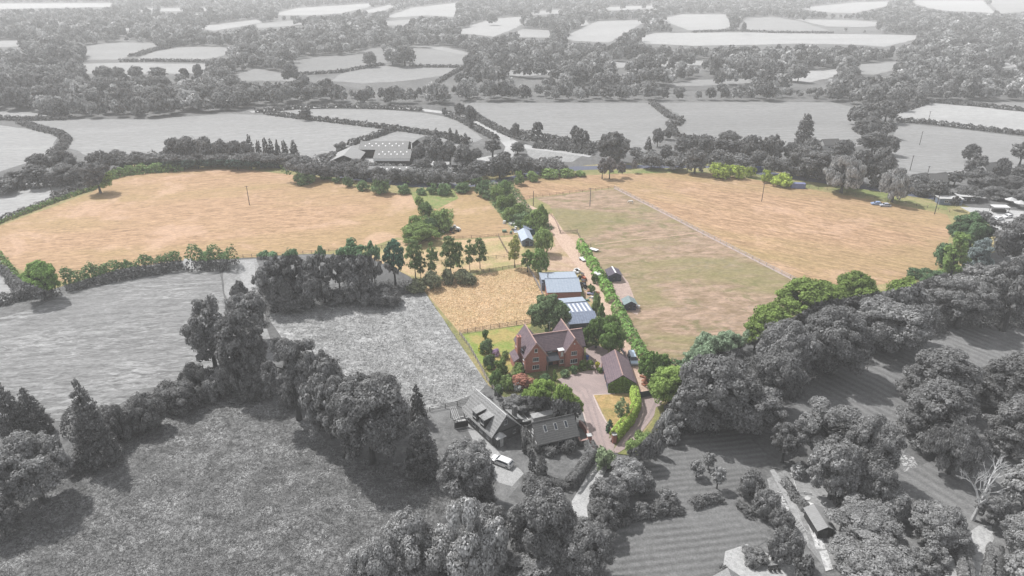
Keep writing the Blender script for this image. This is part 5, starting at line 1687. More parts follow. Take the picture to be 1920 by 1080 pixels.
# ---- garden shed and the house corner at the bottom
def garden_shed():
    h = thing('garden_shed', 'grey shed with ribbed pitched roof on pale slabs at bottom right', 'shed', (52.7, 90.4, 0), radians(3))
    a = MB()
    wall_y(a, 0, 2.8, 0, 5.2, 2.0, 2.7)
    a.build('wall', m_gdark, h)
    r = MB()
    roof_y(r, 0, 2.8, 0, 5.2, 2.0, 2.7, .3, .25, .08)
    r.build('roof', courses('ribbed_roof', g3(.26), g3(.34), .4, 'Y'), h)
    MB().box(.8, 1.7, -.05, -.004, .02, 1.85).build('door', m_gboard, h)
    t = thing('timber_rack', 'pale timber cold frame on the slabs beside the garden shed', 'cold frame', (50.2, 91.5, 0), radians(10))
    f = MB()
    for i in range(5):
        f.bar((0, i * .7, .5), (1.4, i * .7 + .5, .3), .06, .06)
    f.box(0, .08, 0, 3.2, 0, .5)
    f.box(1.3, 1.38, 0, 3.2, 0, .3)
    f.build('frame', m_gpaint, t)
    x, y = G(1367, 1063, 4.4)
    k = thing('bungalow', 'corner of a pale roofed house at the bottom edge beside the paving', 'house', (x - 1.8, y - 9.1, 0), radians(2))
    a = MB()
    wall_x(a, 0, 14, 0, 7.5, 2.4, 3.2)
    a.build('wall', m_gpaint, k)
    r = MB()
    roof_x(r, 0, 14, 0, 7.5, 2.4, 3.4, .3, .3)
    r.prism([(-1.0, 2.0), (1.8, 4.4), (1.8, 4.55), (-1.15, 2.12)], 1.0, 8.8)
    r.prism([(1.8, 4.4), (4.6, 2.0), (4.75, 2.12), (1.8, 4.55)], 1.0, 8.8)
    r.build('roof', plain('pale_tiles', g3(.3), .8, .15, 4), k)
    u = thing('outdoor_table', 'dark round table with benches on the white paving', 'table', (*G(1447, 1062), 0), radians(8))
    MB().obox(0, 0, .74, 1.9, .95, .06).build('table_top', m_gwood, u)
    for a_, c in ((-.8, -.38), (.8, -.38), (-.8, .38), (.8, .38)):
        MB().obox(a_, c, .36, .07, .07, .72).build('leg', m_gdark, u)
    for i, (dx, dy) in enumerate(((-.7, -1.0), (0, -1.05), (.7, -1.0), (-1.5, .1), (.5, 1.0))):
        X, Y = G(1447, 1062)
        c = thing('garden_chair', 'dark garden chair %s' % ['at the left front of the round table', 'in front of the round table', 'at the right front of the round table', 'left of the round table', 'behind the round table'][i], 'chair', (X + dx, Y + dy, 0), [pi, pi, pi, pi / 2, 0][i], 'chairs round the outdoor table')
        MB().box(-.24, .24, -.24, .24, .4, .45).build('seat', m_gdark, c)
        MB().box(-.24, .24, .2, .25, .45, .9).build('backrest', m_gdark, c)
        for a_, b_ in ((-.2, -.2), (.2, -.2), (-.2, .2), (.2, .2)):
            MB().obox(a_, b_, .2, .04, .04, .4).build('leg', m_gdark, c)


garden_shed()
tp = thing('topiary', 'tall beehive shaped topiary beside the low white edging', 'topiary', (*G(1495, 893), 0))
V = leafcloud('cypress', 4500, .12)
V = V * np.array([1.7, 1.7, 1.0])
me = quads('clipped_crown', V)
me.materials.append(LEAF)
o = link('clipped_crown', me, tp)
o.color = (.24, .24, .24, 1)
MB().tube((0, 0, 0), (0, 0, 1), .12, .1).build('trunk', BARK, tp)


# ---- farm barns in the middle distance
def farm_barn(label, x, y, rz, L, D, ze, zr, lights=0, band=False, mr=None, cat='barn'):
    h = thing('farm_barn', label, cat, (x, y, 0), radians(rz), 'farm barns behind the stubble field')
    a = MB()
    wall_x(a, 0, L, 0, D, ze, zr)
    a.build('wall', m_gdark, h)
    r = MB()
    roof_x(r, 0, L, 0, D, ze, zr, .5, .4, .2)
    r.build('roof', mr or courses('fibre_cement', g3(.20), g3(.28), 1.0, 'X', s=.8), h)
    for k in range(lights):
        for row in (.35, .62):
            xx = L * (.1 + .85 * (k + .5 * (row > .5)) / lights)
            y0 = D / 2 * row
            z0 = ze + (zr - ze) * row + .23
            dz = (zr - ze) / (D / 2) * 1.0
            MB().prism([(y0, z0), (y0 + 1.0, z0 + dz), (y0 + 1.0, z0 + dz + .05), (y0, z0 + .05)], xx, xx + .6, 'x').build('rooflight', m_white, h)
    if band:
        MB().box(-.2, L + .2, -.75, -.6, ze - 1.2, ze - .1).build('fascia', m_white, h)
    return h


farm_barn('longest grey farm barn at the back with rows of small rooflights', -78.3, 351.5, 0, 24.5, 15, 4.3, 6.6, 6)
farm_barn('middle grey farm barn with a white band along its front eaves', -67.5, 333.8, 0, 17.5, 16, 4.3, 6.6, 5, True)
farm_barn('low grey farm barn in front behind the dark hedge', -66.5, 313.5, 0, 21, 9, 3.2, 4.4, 3)
farm_barn('left grey farm barn with its gable turned to the camera', -75.0, 331.5, 90, 17, 13, 3.6, 6.2, 0, mr=plain('pale_fibre_cement', g3(.34), .8, .1))
farm_barn('low pale poultry shed half hidden by the farm trees', -40, 345, 0, 20, 6, 2.6, 3.6, 0, mr=plain('pale_fibre_cement', g3(.34)))
x, y = G(848, 322)
h = farm_barn('small grey farmhouse with a chimney behind the roadside trees', x, y, 0, 9, 7, 3.6, 6.0, 0, cat='farmhouse')
MB().box(8.0, 8.8, 3.1, 3.9, 5.0, 7.2).build('chimney', m_gbrick, h)
x, y = G(762, 250 + 12)
farm_barn('grey gabled farm shed at the edge of the small triangle field', *G(795, 282), 70, 9, 7, 3, 5.5, 0)
for i, (u, v, L, lab) in enumerate(((1545, 282, 9, 'grey cottage roof among the far wooded belt'), (1718, 352, 8, 'left grey cottage among the trees at far right'), (1742, 350, 7, 'middle grey cottage among the trees at far right'),
                                    (1762, 350, 6, 'right grey cottage among the trees at far right'), (1848, 330, 8, 'grey cottage beside the tall dark tree at far right'))):
    hh = thing('far_cottage', lab, 'cottage', (*G(u, v), 0), radians(R.uniform(-30, 30)), 'far cottages at the right')
    a = MB()
    wall_x(a, 0, L, 0, 6, 2.8, 5.2)
    a.build('wall', m_gpaint, hh)
    r = MB()
    roof_x(r, 0, L, 0, 6, 2.8, 5.2, .4, .3)
    r.build('roof', m_gslate, hh)
    window(hh, L * .3, 1, 1.2, 1.2, 0, frame=m_white)
    window(hh, L * .7, 1, 1.2, 1.2, 0, frame=m_white)

# roadside premises on the far right
for u, v, L, lab, mt in ((1760, 384, 9, 'long blue roadside cabin behind the round dark bush', m_bluedk), (1796, 380, 8, 'low grey roadside cabin with a white roof edge', m_gdark)):
    hh = thing('roadside_cabin', lab, 'cabin', (*G(u, v), 0), radians(-6))
    MB().box(0, L, 0, 4, 0, 2.6).build('wall', mt, hh)
    MB().box(-.3, L + .3, -.3, 4.3, 2.6, 2.8).build('roof', m_gpaint, hh)
    window(hh, L * .3, 1, 1.4, 1.0, 0)
    window(hh, L * .7, 1, 1.4, 1.0, 0)
for u, v, lab in ((1862, 400, 'white flat canopy stall in the roadside car park'),):
    hh = thing('canopy_stall', lab, 'stall', (*G(u, v), 0), radians(-5))
    MB().box(0, 6, 0, 3.4, 2.4, 2.6).build('canopy', m_white, hh)
    for a_, b_ in ((.2, .2), (5.8, .2), (.2, 3.2), (5.8, 3.2)):
        MB().obox(a_, b_, 1.2, .12, .12, 2.4).build('post', m_gdark, hh)
    MB().box(.6, 5.4, 1.0, 2.8, 0, 1.1).build('counter', m_gdark, hh)
for u, v, lab in ((1893, 384, 'pale pointed parasol above the car park'), (1910, 390, 'right pale parasol at the picture edge')):
    hh = thing('parasol', lab, 'parasol', (*G(u, v), 0))
    MB().tube((0, 0, 0), (0, 0, 2.6), .05, .05).build('pole', m_gdark, hh)
    MB().tube((0, 0, 2.2), (0, 0, 3.3), 2.4, .05, 8).build('canopy', m_gpaint, hh)


# ---- vehicles
def vehicle(label, u, v, heading, L=4.6, Wd=1.85, Ht=1.65, kind='suv', paint=None, cat='car', name='parked_car', group=None, xy=None):
    x, y = xy or G(u, v)
    h = thing(name, label, cat, (x, y, 0), radians(heading), group)
    w2 = Wd / 2
    if kind == 'van':
        prof = [(-L / 2, .35), (L / 2 - .1, .35), (L / 2, .55), (L / 2, .95), (L / 2 - .9, 1.15), (L / 2 - 1.6, Ht - .05), (L / 2 - 1.9, Ht), (-L / 2 + .12, Ht), (-L / 2, Ht - .25)]
    elif kind == 'suv':
        prof = [(-L / 2, .35), (L / 2 - .15, .35), (L / 2, .55), (L / 2 - .05, .9), (L / 2 - 1.15, 1.05), (L / 2 - 1.85, Ht - .06), (L / 2 - 2.3, Ht), (-L / 2 + .5, Ht - .03), (-L / 2 + .12, 1.1), (-L / 2, .8)]
    else:
        prof = [(-L / 2, .3), (L / 2 - .1, .3), (L / 2, .5), (L / 2 - .08, .75), (L / 2 - 1.1, .9), (L / 2 - 1.8, Ht - .05), (-L / 2 + 1.1, Ht), (-L / 2 + .3, .95), (-L / 2, .8)]
    n = len(prof)
    vs, fs = [], []
    rows = [(-w2, 0.0), (-w2 + .06, .0), (w2 - .06, 0.0), (w2, 0.0)]
    for k, (yy, _) in enumerate(rows):
        for a, b in prof:
            inset = max(0, (b - .95)) * .28
            s = 1 if yy > 0 else -1
            yv = yy - s * inset
            if k in (0, 3):
                a2, b2 = a * .985, .37 + (b - .37) * .97
            else:
                a2, b2 = a, b
            vs.append((a2, yv, b2))
    for k in range(3):
        for i in range(n):
            fs.append((k * n + i, k * n + (i + 1) % n, (k + 1) * n + (i + 1) % n, (k + 1) * n + i))
    fs += [tuple(range(n)), tuple(range(4 * n - 1, 3 * n - 1, -1))]
    MB().add(vs, fs).build('body', paint or plain('white_car_paint', g3(.82), .25, .02, spec=.5), h)
    g = MB()
    zt = Ht - .14
    zb = 1.08 if kind != 'car' else .93
    for s in (-1, 1):
        ins = lambda z: w2 - max(0, z - .95) * .28 + .012
        x0, x1 = (-L / 2 + .45, L / 2 - 1.9) if kind != 'van' else (L / 2 - 2.9, L / 2 - 1.6)
        q = [(x0, s * ins(zb), zb), (x1 + .55, s * ins(zb), zb), (x1, s * ins(zt), zt), (x0 + .2, s * ins(zt), zt)]
        g.add(q, [(0, 1, 2, 3)] if s < 0 else [(3, 2, 1, 0)])
    g.build('side_window', m_glass, h)
    i3 = 5 if kind == 'van' else 4
    (xa, za), (xb, zb2) = prof[i3 - 1 if kind == 'van' else 4], prof[i3]
    if kind != 'van':
        (xa, za), (xb, zb2) = prof[4], prof[5]
    else:
        (xa, za), (xb, zb2) = prof[4], prof[5]
    d = Vector((xb - xa, 0, zb2 - za)).normalized()
    nn = Vector((-d.z, 0, d.x))
    if nn.x < 0:
        nn = -nn
    P0, P1 = Vector((xa, 0, za)) + d * .1 + nn * .012, Vector((xb, 0, zb2)) - d * .06 + nn * .012
    MB().add([(P0.x, -w2 + .14, P0.z), (P0.x, w2 - .14, P0.z), (P1.x, w2 - .3, P1.z), (P1.x, -w2 + .3, P1.z)], [(0, 1, 2, 3)]).build('windscreen', m_glass, h)
    r0, r1 = (prof[-3], prof[-2]) if kind != 'van' else (prof[-2], prof[-1])
    if kind != 'van':
        P0, P1 = Vector((r0[0] - .03, 0, r0[1] - .08)), Vector((r1[0] - .03, 0, r1[1] + .05))
        MB().add([(P1.x, -w2 + .2, P1.z), (P1.x, w2 - .2, P1.z), (P0.x, w2 - .35, P0.z), (P0.x, -w2 + .35, P0.z)], [(3, 2, 1, 0)]).build('rear_window', m_glass, h)
    for sx in (-L / 2 + .85, L / 2 - .85):
        for s in (-1, 1):
            t = MB().tube((sx, s * (w2 - .2), .34), (sx, s * (w2 + .03), .34), .34, .34, 14)
            to = t.build('wheel', m_black, h)
            MB().tube((sx, s * (w2 + .02), .34), (sx, s * (w2 + .05), .34), .2, .2, 10).build('rim', m_gpaint, to)
    for s in (-1, 1):
        MB().obox(L / 2 - .04, s * (w2 - .32), .75, .1, .34, .16).build('headlight', m_white, h)
        MB().obox(-L / 2 + .02, s * (w2 - .2), .9, .08, .16, .3).build('tail_light', plain('tail_lamp', g3(.2), .4), h)
        MB().obox(L / 2 - 1.6, s * (w2 + .1), 1.05, .14, .2, .14).build('mirror', m_black, h)
    return h


m_wcar = plain('white_car_paint', g3(.82), .25, .02, spec=.5)
vehicle('white sport utility car parked on the pale cottage driveway', 941, 870, 149, kind='suv', Wd=1.85, L=4.8, Ht=1.55)
vehicle('light blue and white van parked on the track behind the garage', 1186, 678, -88, L=5.0, Wd=1.95, Ht=2.0, kind='van', paint=plain('pale_blue_paint', (.45, .56, .68), .3, .05, spec=.5), cat='van', name='parked_van')
vehicle('blue and white car parked beside the field fence on the right', 1643, 384, 172, kind='car', L=4.4, Ht=1.45, paint=plain('blue_paint', (.35, .45, .68), .3, .05, spec=.5), group='cars beside the field fence')
vehicle('silver car parked at the right end by the field fence', 1659, 387, 172, kind='car', L=4.3, Ht=1.45, paint=plain('silver_paint', (.5, .53, .62), .3, .05, spec=.5), group='cars beside the field fence')
vehicle('long dark blue van on the road beyond the yellow green bushes', 1418, 322, 175, L=9.5, Wd=2.3, Ht=2.6, kind='van', paint=plain('navy_paint', (.05, .08, .2), .3, .05), cat='van', name='parked_van')
for u, v, lab in ((1878, 424, 'white car beside the tree at the right car park'), (1872, 412, 'pale car in the middle of the right car park'), (1888, 408, 'light grey car near the stall')):
    vehicle(lab, u, v, R.choice((20, 200)), kind='car', L=4.3, Ht=1.45, group='cars in the car park', paint=m_wcar)
x, y = G(1494, 352)
h = thing('shipping_container', 'blue grey container beside the far edge of the stubble', 'container', (x - 3, y - 1.2, 0), radians(-8))
MB().box(0, 6, 0, 2.4, .1, 2.3).build('body', courses('container_sheet', (.17, .19, .36), (.24, .26, .42), .3, 'X'), h)
MB().box(6.0, 6.06, .1, 2.3, .15, 2.2).build('door', m_bluedk, h)


def trailer(label, u, v, rz, boat=False):
    h = thing('trailer', label, 'trailer', (*G(u, v), 0), radians(rz))
    MB().box(-1.6, 1.6, -.85, .85, .5, .62).build('deck', m_white, h)
    f = MB()
    f.bar((1.6, 0, .5), (2.9, 0, .45), .1, .1)
    f.bar((-1.6, .8, .45), (1.6, .8, .45), .1, .12)
    f.bar((-1.6, -.8, .45), (1.6, -.8, .45), .1, .12)
    f.build('frame', m_dark, h)
    for s in (-1, 1):
        MB().tube((-.2, s * .9, .32), (-.2, s * 1.08, .32), .32, .32, 12).build('wheel', m_black, h)
        MB().bar((-1.6, s * .75, .6), (-1.8, s * .75, 2.0), .14, .08).build('ramp', m_dark, h)


trailer('flat white trailer with raised ramps on the upper track', 1093, 488, -70)
trailer('small dark trailer beside the upper track under the paddock fence', 1113, 470, -40)
# horsebox
h = thing('horsebox', 'small white horsebox trailer beside the green hedge', 'horsebox', (*G(1120, 524), 0), radians(-80))
MB().prism([(-1.4, .5), (1.4, .5), (1.5, 1.4), (1.1, 2.2), (-1.2, 2.25), (-1.4, 2.0)], -.85, .85).build('body', m_wcar, h)
for s in (-1, 1):
    MB().tube((-.1, s * .86, .35), (-.1, s * 1.0, .35), .35, .35, 12).build('wheel', m_black, h)
MB().bar((1.4, 0, .55), (2.4, 0, .5), .1, .1).build('drawbar', m_dark, h)
MB().box(-1.46, -1.4, -.75, .75, .6, 2.0).build('ramp', m_gpaint, h)


def tractor(label, u, v, rz, c):
    h = thing('tractor', label, 'tractor', (*G(u, v), 0), radians(rz))
    MB().prism([(-.6, .6), (1.5, .6), (1.55, 1.25), (.3, 1.35), (-.6, 1.2)], -.35, .35).build('body', c, h)
    MB().box(-.85, .1, -.55, .55, 1.95, 2.05).build('cab_roof', m_dark, h)
    p = MB()
    for a, b in ((-.8, -.5), (.05, -.5), (-.8, .5), (.05, .5)):
        p.obox(a, b, 1.55, .07, .07, .8)
    p.build('cab_frame', m_dark, h)
    for s in (-1, 1):
        MB().tube((-.55, s * .5, .68), (-.55, s * .85, .68), .68, .68, 16).build('rear_wheel', m_black, h)
        MB().tube((1.1, s * .5, .4), (1.1, s * .75, .4), .4, .4, 14).build('front_wheel', m_black, h)


tractor('orange red tractor beside the workshop', 1092, 524, -60, plain('orange_paint', (.5, .14, .07), .4, .1))
tractor('dark tractor below the orange one beside the workshop', 1094, 537, -80, m_dark)


def heap(label, items, cat, name='scrap_heap'):
    """a heap of discarded sheets, drums and boxes: every piece its own part"""
    x, y = G(*items[0][:2])
    h = thing(name, label, cat, (x, y, 0))
    cols = dict(w=m_white, b=m_bluedk, d=m_black, r=plain('rust', (.36, .15, .09), .9, .2), g=plain('faded_green', (.14, .24, .17), .8, .15), s=m_gpaint, p=plain('tarpaulin_lilac', (.42, .38, .55), .7, .1))
    for it in items:
        X, Y = G(it[0], it[1])
        sz, k = it[2], it[3]
        m = MB()
        typ = R.choice(('sheet', 'box', 'drum'))
        cx, cy = X - x, Y - y
        if typ == 'sheet':
            m.obox(cx, cy, sz * .22, sz * 1.3, sz * .8, .08, R.uniform(0, 3), R.uniform(-.35, .35))
        elif typ == 'box':
            m.obox(cx, cy, sz * .25, sz, sz * .7, sz * .5, R.uniform(0, 3))
        else:
            m.tube((cx, cy, 0), (cx + .1, cy, sz * .7), sz * .35, sz * .33, 10)
        m.build({'sheet': 'sheet', 'box': 'crate', 'drum': 'drum'}[typ], cols[k], h)


def scat(u0, v0, u1, v1, n, sz, ks):
    return [(R.uniform(u0, u1), R.uniform(v0, v1), R.uniform(sz * .6, sz * 1.3), R.choice(ks)) for _ in range(n)]


heap('heap of white sheeting and rubbish beside the scrub island', scat(830, 427, 865, 438, 20, 1.5, 'wwwwsprd'), 'scrap heap')
heap('pile of white and dark sheets behind the small shed', scat(945, 410, 982, 438, 22, 1.3, 'wwwsbdg'), 'scrap heap')
heap('stack of white sheets and dark crates at the workshop corner', scat(1076, 507, 1090, 516, 12, 1.2, 'wwwsd'), 'scrap heap')
heap('cluttered row of pots, drums and crates beside the workshops', scat(1100, 545, 1120, 575, 26, .9, 'wrbdgsp'), 'clutter')
heap('clutter of crates and bins along the striped shed', scat(1112, 572, 1124, 590, 14, .9, 'wpdsb'), 'clutter')
heap('rusty sheets beside the workshop yard', scat(1085, 528, 1098, 545, 8, .9, 'rrds'), 'scrap heap')
heap('orange rusty oddments against the hedge by the garage', scat(1203, 700, 1212, 722, 8, 1.0, 'rrr'), 'scrap heap')
heap('pale tubs and stones by the garden shed', scat(1490, 930, 1520, 950, 12, .7, 'wssd'), 'clutter')
heap('white pots on the cottage lawn', scat(1040, 842, 1075, 850, 7, .5, 'ws'), 'pots')

# picnic tables in the garden
for u, v, lab in ((949, 722, 'white garden table below the red flowering bush, upper one'), (945, 731, 'white garden table near the cottage boundary, lower one')):
    t = thing('garden_table', lab, 'table', (*G(u, v), 0), radians(20))
    MB().obox(0, 0, .74, 1.8, 1.0, .06).build('table_top', m_white, t)
    for a_, b_ in ((-.7, -.35), (.7, -.35), (-.7, .35), (.7, .35)):
        MB().obox(a_, b_, .36, .07, .07, .72).build('leg', m_white, t)
bl = thing('wheelie_bin', 'bright blue bin at the right side of the brick house', 'bin', (*G(1101, 674), 0))
MB().prism([(-.25, 0), (.25, 0), (.32, 1.0), (-.32, 1.0)], -.3, .3).build('body', plain('bin_blue', (.02, .12, .5), .5), bl)
MB().box(-.34, .34, -.34, .34, 1.0, 1.08).build('lid', plain('bin_blue', (.02, .12, .5)), bl)


# ---- gates, piers and fences
def pier(u, v, lab, rz):
    h = thing('gate_pier', lab, 'gate pier', (*G(u, v), 0), radians(rz))
    MB().box(-.4, .4, -.4, .4, 0, 2.1).build('shaft', m_brick, h)
    MB().box(-.5, .5, -.5, .5, 2.1, 2.28).build('cap', m_gpaint, h)


def lowwall(pts, lab, z=1.4, mt=None):
    P = [G(*p) for p in pts]
    h = thing('brick_wall', lab, 'wall', (P[0][0], P[0][1], 0))
    w_, c_ = MB(), MB()
    for a, b in zip(P[:-1], P[1:]):
        w_.bar((a[0] - P[0][0], a[1] - P[0][1], z / 2), (b[0] - P[0][0], b[1] - P[0][1], z / 2), .3, z)
        c_.bar((a[0] - P[0][0], a[1] - P[0][1], z + .06), (b[0] - P[0][0], b[1] - P[0][1], z + .06), .4, .12)
    w_.build('wall_panel', mt or m_brick, h)
    c_.build('coping', m_ridge, h)


pier(1151, 830, 'red brick gate pier right of the driveway mouth', 10)
pier(1104, 832, 'red brick gate pier left of the driveway mouth', 10)
lowwall([(1104, 830), (1101, 818), (1094, 806), (1086, 799)], 'curved red brick wall left of the driveway mouth')
lowwall([(1151, 828), (1146, 814), (1141, 806)], 'curved wall right of the driveway mouth')
lowwall([(1104, 834), (1088, 838), (1082, 828)], 'dark brick wall behind the left gate pier', 1.5, m_gbrick)
lowwall([(1160, 650), (1172, 668), (1178, 690)], 'dark low wall between garage and parked van', 1.2, plain('dark_wall', (.12, .12, .14), .9))


def gate(u0, v0, u1, v1, lab, c, hgt=1.7, solid=True):
    a, b = G(u0, v0), G(u1, v1)
    L = hypot(b[0] - a[0], b[1] - a[1])
    h = thing('field_gate' if not solid else 'lane_gate', lab, 'gate', (a[0], a[1], 0), atan2(b[1] - a[1], b[0] - a[0]))
    p = MB()
    if solid:
        p.box(.1, L - .1, -.03, .03, .1, hgt)
    else:
        for z in (.25, .5, .75, 1.0, 1.2):
            p.bar((.1, 0, z), (L - .1, 0, z), .04, .07)
        p.bar((.1, 0, .2), (L - .1, 0, 1.2), .05, .07)
    p.build('leaf', c, h)
    for x in (0, L):
        MB().obox(x, 0, (hgt + .2) / 2, .22, .22, hgt + .2).build('post', c, h)


gate(1193, 748, 1225, 742, 'dark green boarded gate across the lane behind the clipped hedge', plain('dark_green_paint', (.05, .085, .09), .6))
gate(1050, 438, 1082, 437, 'timber field gate between upper track and brown paddock', m_wood, 1.3, False)
gate(1116, 682, 1116, 700, 'small timber gate beside the house courtyard', m_wood, 1.2, False)


def fence(pts, lab, step=3.0, hgt=1.2, mat=None, rails=(.5, 1.05), name='post_and_rail_fence', pw=.13, rw=.09, group=None):
    P = [G(*p) for p in pts]
    mat = mat or m_wood
    h = thing(name, lab, 'fence', (P[0][0], P[0][1], 0), group=group)
    posts = []
    rl = MB()
    for a, b in zip(P[:-1], P[1:]):
        L = hypot(b[0] - a[0], b[1] - a[1])
        k = max(1, int(round(L / step)))
        for j in range(k):
            posts.append((a[0] + (b[0] - a[0]) * j / k, a[1] + (b[1] - a[1]) * j / k))
        for z in rails:
            rl.bar((a[0] - P[0][0], a[1] - P[0][1], z), (b[0] - P[0][0], b[1] - P[0][1], z), .04, rw)
    posts.append(P[-1])
    rl.build('rail', mat, h)
    pm = MB().obox(0, 0, hgt / 2, pw, pw, hgt).mesh('post')
    pm.materials.append(mat)
    for x, y in posts[:100]:
        o = bpy.data.objects.new('post', pm)
        COL.objects.link(o)
        o.parent = h
        o.location = (x - P[0][0], y - P[0][1], 0)
    return h


m_tape = plain('white_fence_tape', (.62, .55, .55), .7, .08)
fence([(1152, 353), (1250, 403), (1350, 455), (1450, 506), (1497, 530)], 'long pale fence between brown paddock and east stubble field', 3.4, 1.3, m_tape, (.45, .85, 1.2), pw=.16, rw=.13)
fence([(970, 376), (1005, 370), (1080, 362), (1152, 353)], 'timber fence along the top of the brown paddock', 3.0)
fence([(1030, 402), (1040, 412), (1046, 425), (1050, 438)], 'timber fence curving from the thicket to the field gate', 2.5)
fence([(1082, 437), (1090, 452), (1098, 464)], 'short timber fence from the field gate to the hedge', 2.5)
fence([(1165, 590), (1178, 608), (1190, 632), (1202, 655), (1212, 672)], 'white rail fence along the foot of the brown paddock', 2.2, 1.3, m_tape, (.5, .9, 1.2), rw=.14, pw=.16)
fence([(862, 627), (920, 617), (1000, 605), (1010, 600)], 'timber fence between small hay paddock and lawn', 2.4, 1.4, plain('fence_wood_dark', (.24, .17, .15)), (.4, .8, 1.2))
fence([(862, 628), (880, 652), (900, 688), (912, 712), (930, 738)], 'pale timber fence down the left side of the garden', 2.0, 1.4, plain('fence_pale', (.42, .37, .36)), (.35, .75, 1.15), rw=.16)
fence([(988, 500), (1000, 520), (1010, 540), (1018, 556)], 'grey timber fence left of the workshop', 2.2, 1.4, plain('fence_grey', (.36, .36, .4)), (.4, .8, 1.2), rw=.16)
fence([(600, 473), (700, 468), (820, 450), (900, 446), (960, 441)], 'timber fence between dry strip and stubble field', 3.0)
fence([(745, 498), (800, 496), (870, 490), (960, 482), (985, 484)], 'timber fence in the dry strip below the slender trees', 2.6)
fence([(780, 530), (870, 515), (930, 508), (978, 500)], 'dark timber fence above the small hay paddock', 2.2, 1.3, plain('fence_wood_dark', (.24, .17, .15)))
fence([(934, 444), (942, 460), (953, 478)], 'short dark timber fence crossing the dry strip', 2.2, 1.3, plain('fence_wood_dark', (.24, .17, .15)), (.4, .8, 1.2))
fence([(440, 484), (520, 479), (600, 474)], 'timber fence right of the short thick hedge', 3.0)
fence([(806, 772), (835, 766), (880, 756), (895, 748)], 'grey timber fence behind the pergola', 2.4, 1.3, m_gdark, (.4, .8, 1.2))
fence([(1345, 322), (1430, 332), (1500, 350), (1640, 372), (1780, 398)], 'wire fence along the roadside edge of the east stubble', 4.0, 1.2, m_wood, (.6, 1.1), rw=.05)
fence([(1488, 905), (1495, 925), (1520, 928)], 'white edging fence below the beehive topiary', 1.5, .6, m_white, (.3, .5), rw=.12)
fence([(1508, 962), (1520, 985), (1534, 1022)], 'white edging rail left of the garden shed', 1.5, .5, m_white, (.2, .4), rw=.12)


def pole(u, v, vt, lab, dark=None, arm=True, cat='utility pole'):
    x, y = G(u, v)
    s = PX(x, y, 4)[2]
    z = (v - vt) / s / cos(atan2(CAM_H, y))
    h = thing('utility_pole', lab, cat, (x, y, 0), R.uniform(-.3, .3))
    mt = plain('pole_timber', (.15, .11, .10), .9) if dark is None else dark
    MB().tube((0, 0, 0), (0, 0, z), .17, .12, 8).build('pole', mt, h)
    if arm:
        MB().bar((-.8, 0, z - .3), (.8, 0, z - .3), .1, .12).build('crossarm', mt, h)
        for i in (-.7, 0, .7):
            MB().tube((i, 0, z - .24), (i, 0, z - .05), .05, .04, 6).build('insulator', m_gpaint, h)


pole(468, 385, 349, 'lone utility pole in the left stubble field')
pole(1428, 378, 344, 'utility pole in the east stubble field')
pole(1106, 387, 353, 'utility pole in the middle of the brown paddock', plain('pole_grey', (.25, .23, .25)))
pole(1000, 386, 358, 'utility pole at the left end of the brown paddock', arm=False)
pole(103, 381, 347, 'utility pole on the hedge of the far left pale field', plain('pole_grey_dark', g3(.1)))
pole(1724, 272, 247, 'utility pole in the far right field', plain('pole_grey_dark', g3(.1)))
pole(1740, 229, 209, 'utility pole in the uppermost far right field', plain('pole_grey_dark', g3(.1)))
pole(1706, 320, 292, 'utility pole at the lower left of the far right field', plain('pole_grey_dark', g3(.1)))
pole(1733, 350, 312, 'tall utility pole among the far right cottages', plain('pole_grey_dark', g3(.1)))
pole(1752, 402, 355, 'utility pole at the corner by the blue cabin', plain('pole_grey_dark', g3(.1)))
pole(958, 262, 240, 'utility pole beside the bend of the far road', plain('pole_grey_dark', g3(.1)), arm=False)


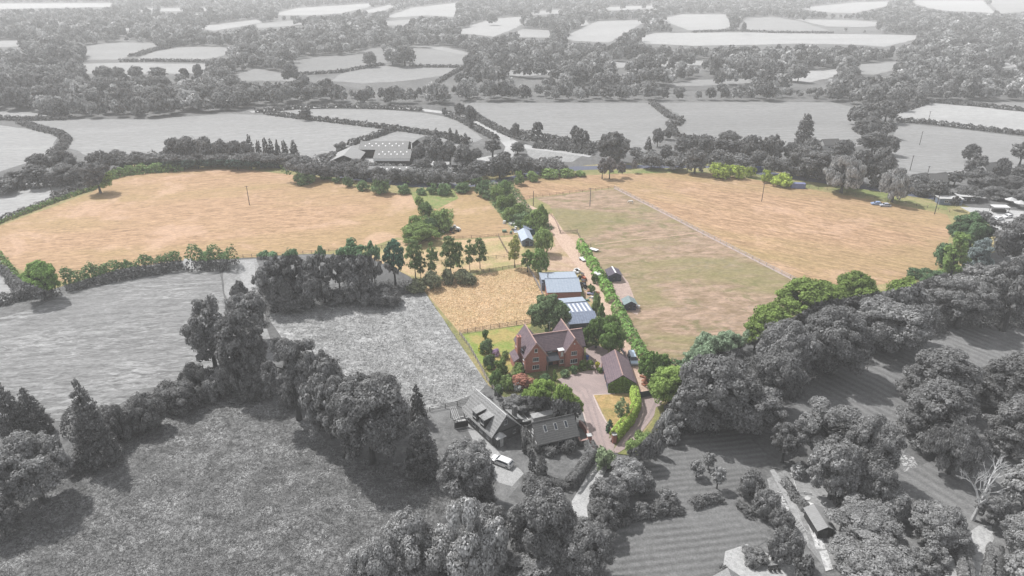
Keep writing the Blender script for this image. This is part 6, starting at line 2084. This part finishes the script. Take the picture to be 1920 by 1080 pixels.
# ---- grazing white horse in the brown paddock
def horse():
    h = thing('horse', 'white horse grazing in the brown paddock near the long fence', 'horse', (*G(1183, 382), 0), radians(155))
    spine = [  # joints and radii: rump, belly, chest, neck, head lowered to the grass
        ((-.75, 0, 1.28), .24), ((-.35, 0, 1.2), .34), ((.15, 0, 1.15), .33), ((.6, 0, 1.22), .30), ((.95, 0, 1.12), .2),
        ((1.3, 0, .8), .14), ((1.5, 0, .5), .13), ((1.62, 0, .22), .08)]
    vs = [p for p, r in spine]
    rad = [r for p, r in spine]
    ed = [(i, i + 1) for i in range(len(spine) - 1)]
    for sy in (-1, 1):
        for k, chain in ((0, [((-.7, sy * .2, .95), .15), ((-.62, sy * .2, .72), .1), ((-.82, sy * .2, .48), .065), ((-.78, sy * .2, .06), .055)]),
                         (3, [((.6, sy * .18, .85), .12), ((.62, sy * .18, .5), .065), ((.62, sy * .18, .06), .05)])):
            prev = k
            for p, r in chain:
                vs.append(p)
                rad.append(r)
                ed.append((prev, len(vs) - 1))
                prev = len(vs) - 1
    for p, r, k in (((1.4, .09, .72), .035, 6), ((1.4, -.09, .72), .035, 6)):
        vs.append(p)
        rad.append(r)
        ed.append((k, len(vs) - 1))
    me = bpy.data.meshes.new('body')
    me.from_pydata(vs, ed, [])
    o = bpy.data.objects.new('body', me)
    COL.objects.link(o)
    o.parent = h
    sk = o.modifiers.new('skin', 'SKIN')
    for i, r in enumerate(rad):
        me.skin_vertices[0].data[i].radius = (r, r)
        me.skin_vertices[0].data[i].use_root = (i == 1)
    o.modifiers.new('smooth', 'SUBSURF').levels = 1
    o.modifiers['smooth'].render_levels = 2
    me.materials.append(plain('white_coat', (.75, .73, .70), .8, .05))
    MB().tube((-.95, 0, 1.2), (-1.08, 0, .55), .07, .03, 6).build('tail', plain('white_coat', (.75, .73, .7)), h)
    MB().obox(1.12, 0, 1.12, .5, .04, .1, 0).build('mane', m_gpaint, h)


horse()


# ---- bare dead tree at the bottom right
def dead_tree():
    x, y = G(1823, 975)
    h = thing('dead_tree', 'bare pale dead tree with forking limbs at bottom right', 'tree', (x, y, 0))
    m, mt = MB(), MB()
    rr = random.Random(5)

    def grow(p, d, L, r, n):
        q = p + d * L
        (mt if n == 6 else m).tube(p, q, r * 1.25, r * .85, 6)
        if n == 0:
            return
        for _ in range(2 if n % 2 else 3):
            nd = (d + Vector((rr.uniform(-.75, .8), rr.uniform(-.6, .6), rr.uniform(-.15, .35)))).normalized()
            grow(q, nd, L * rr.uniform(.62, .88), r * .6, n - 1)
    grow(Vector((0, 0, 0)), Vector((.1, 0, 1)).normalized(), 3.6, .34, 6)
    mp = plain('dead_wood', g3(.62), .8, .12)
    mt.build('trunk', mp, h)
    m.build('limbs', mp, h)


dead_tree()


# ==== HAZE ====
def haze():
    b = MB().box(-15500, 15500, -3500, 15500, -1, 96)
    m = bpy.data.materials.new('haze')
    m.use_nodes = True
    t = m.node_tree
    t.nodes.clear()
    o = t.nodes.new('ShaderNodeOutputMaterial')
    v = t.nodes.new('ShaderNodeVolumePrincipled')
    v.inputs['Color'].default_value = (0.97, 0.97, 0.97, 1)
    v.inputs['Density'].default_value = 0.00027
    t.links.new(v.outputs[0], o.inputs['Volume'])
    tag(b.build('haze', m), 'pale haze over the whole landscape', 'haze', kind='stuff')


haze()
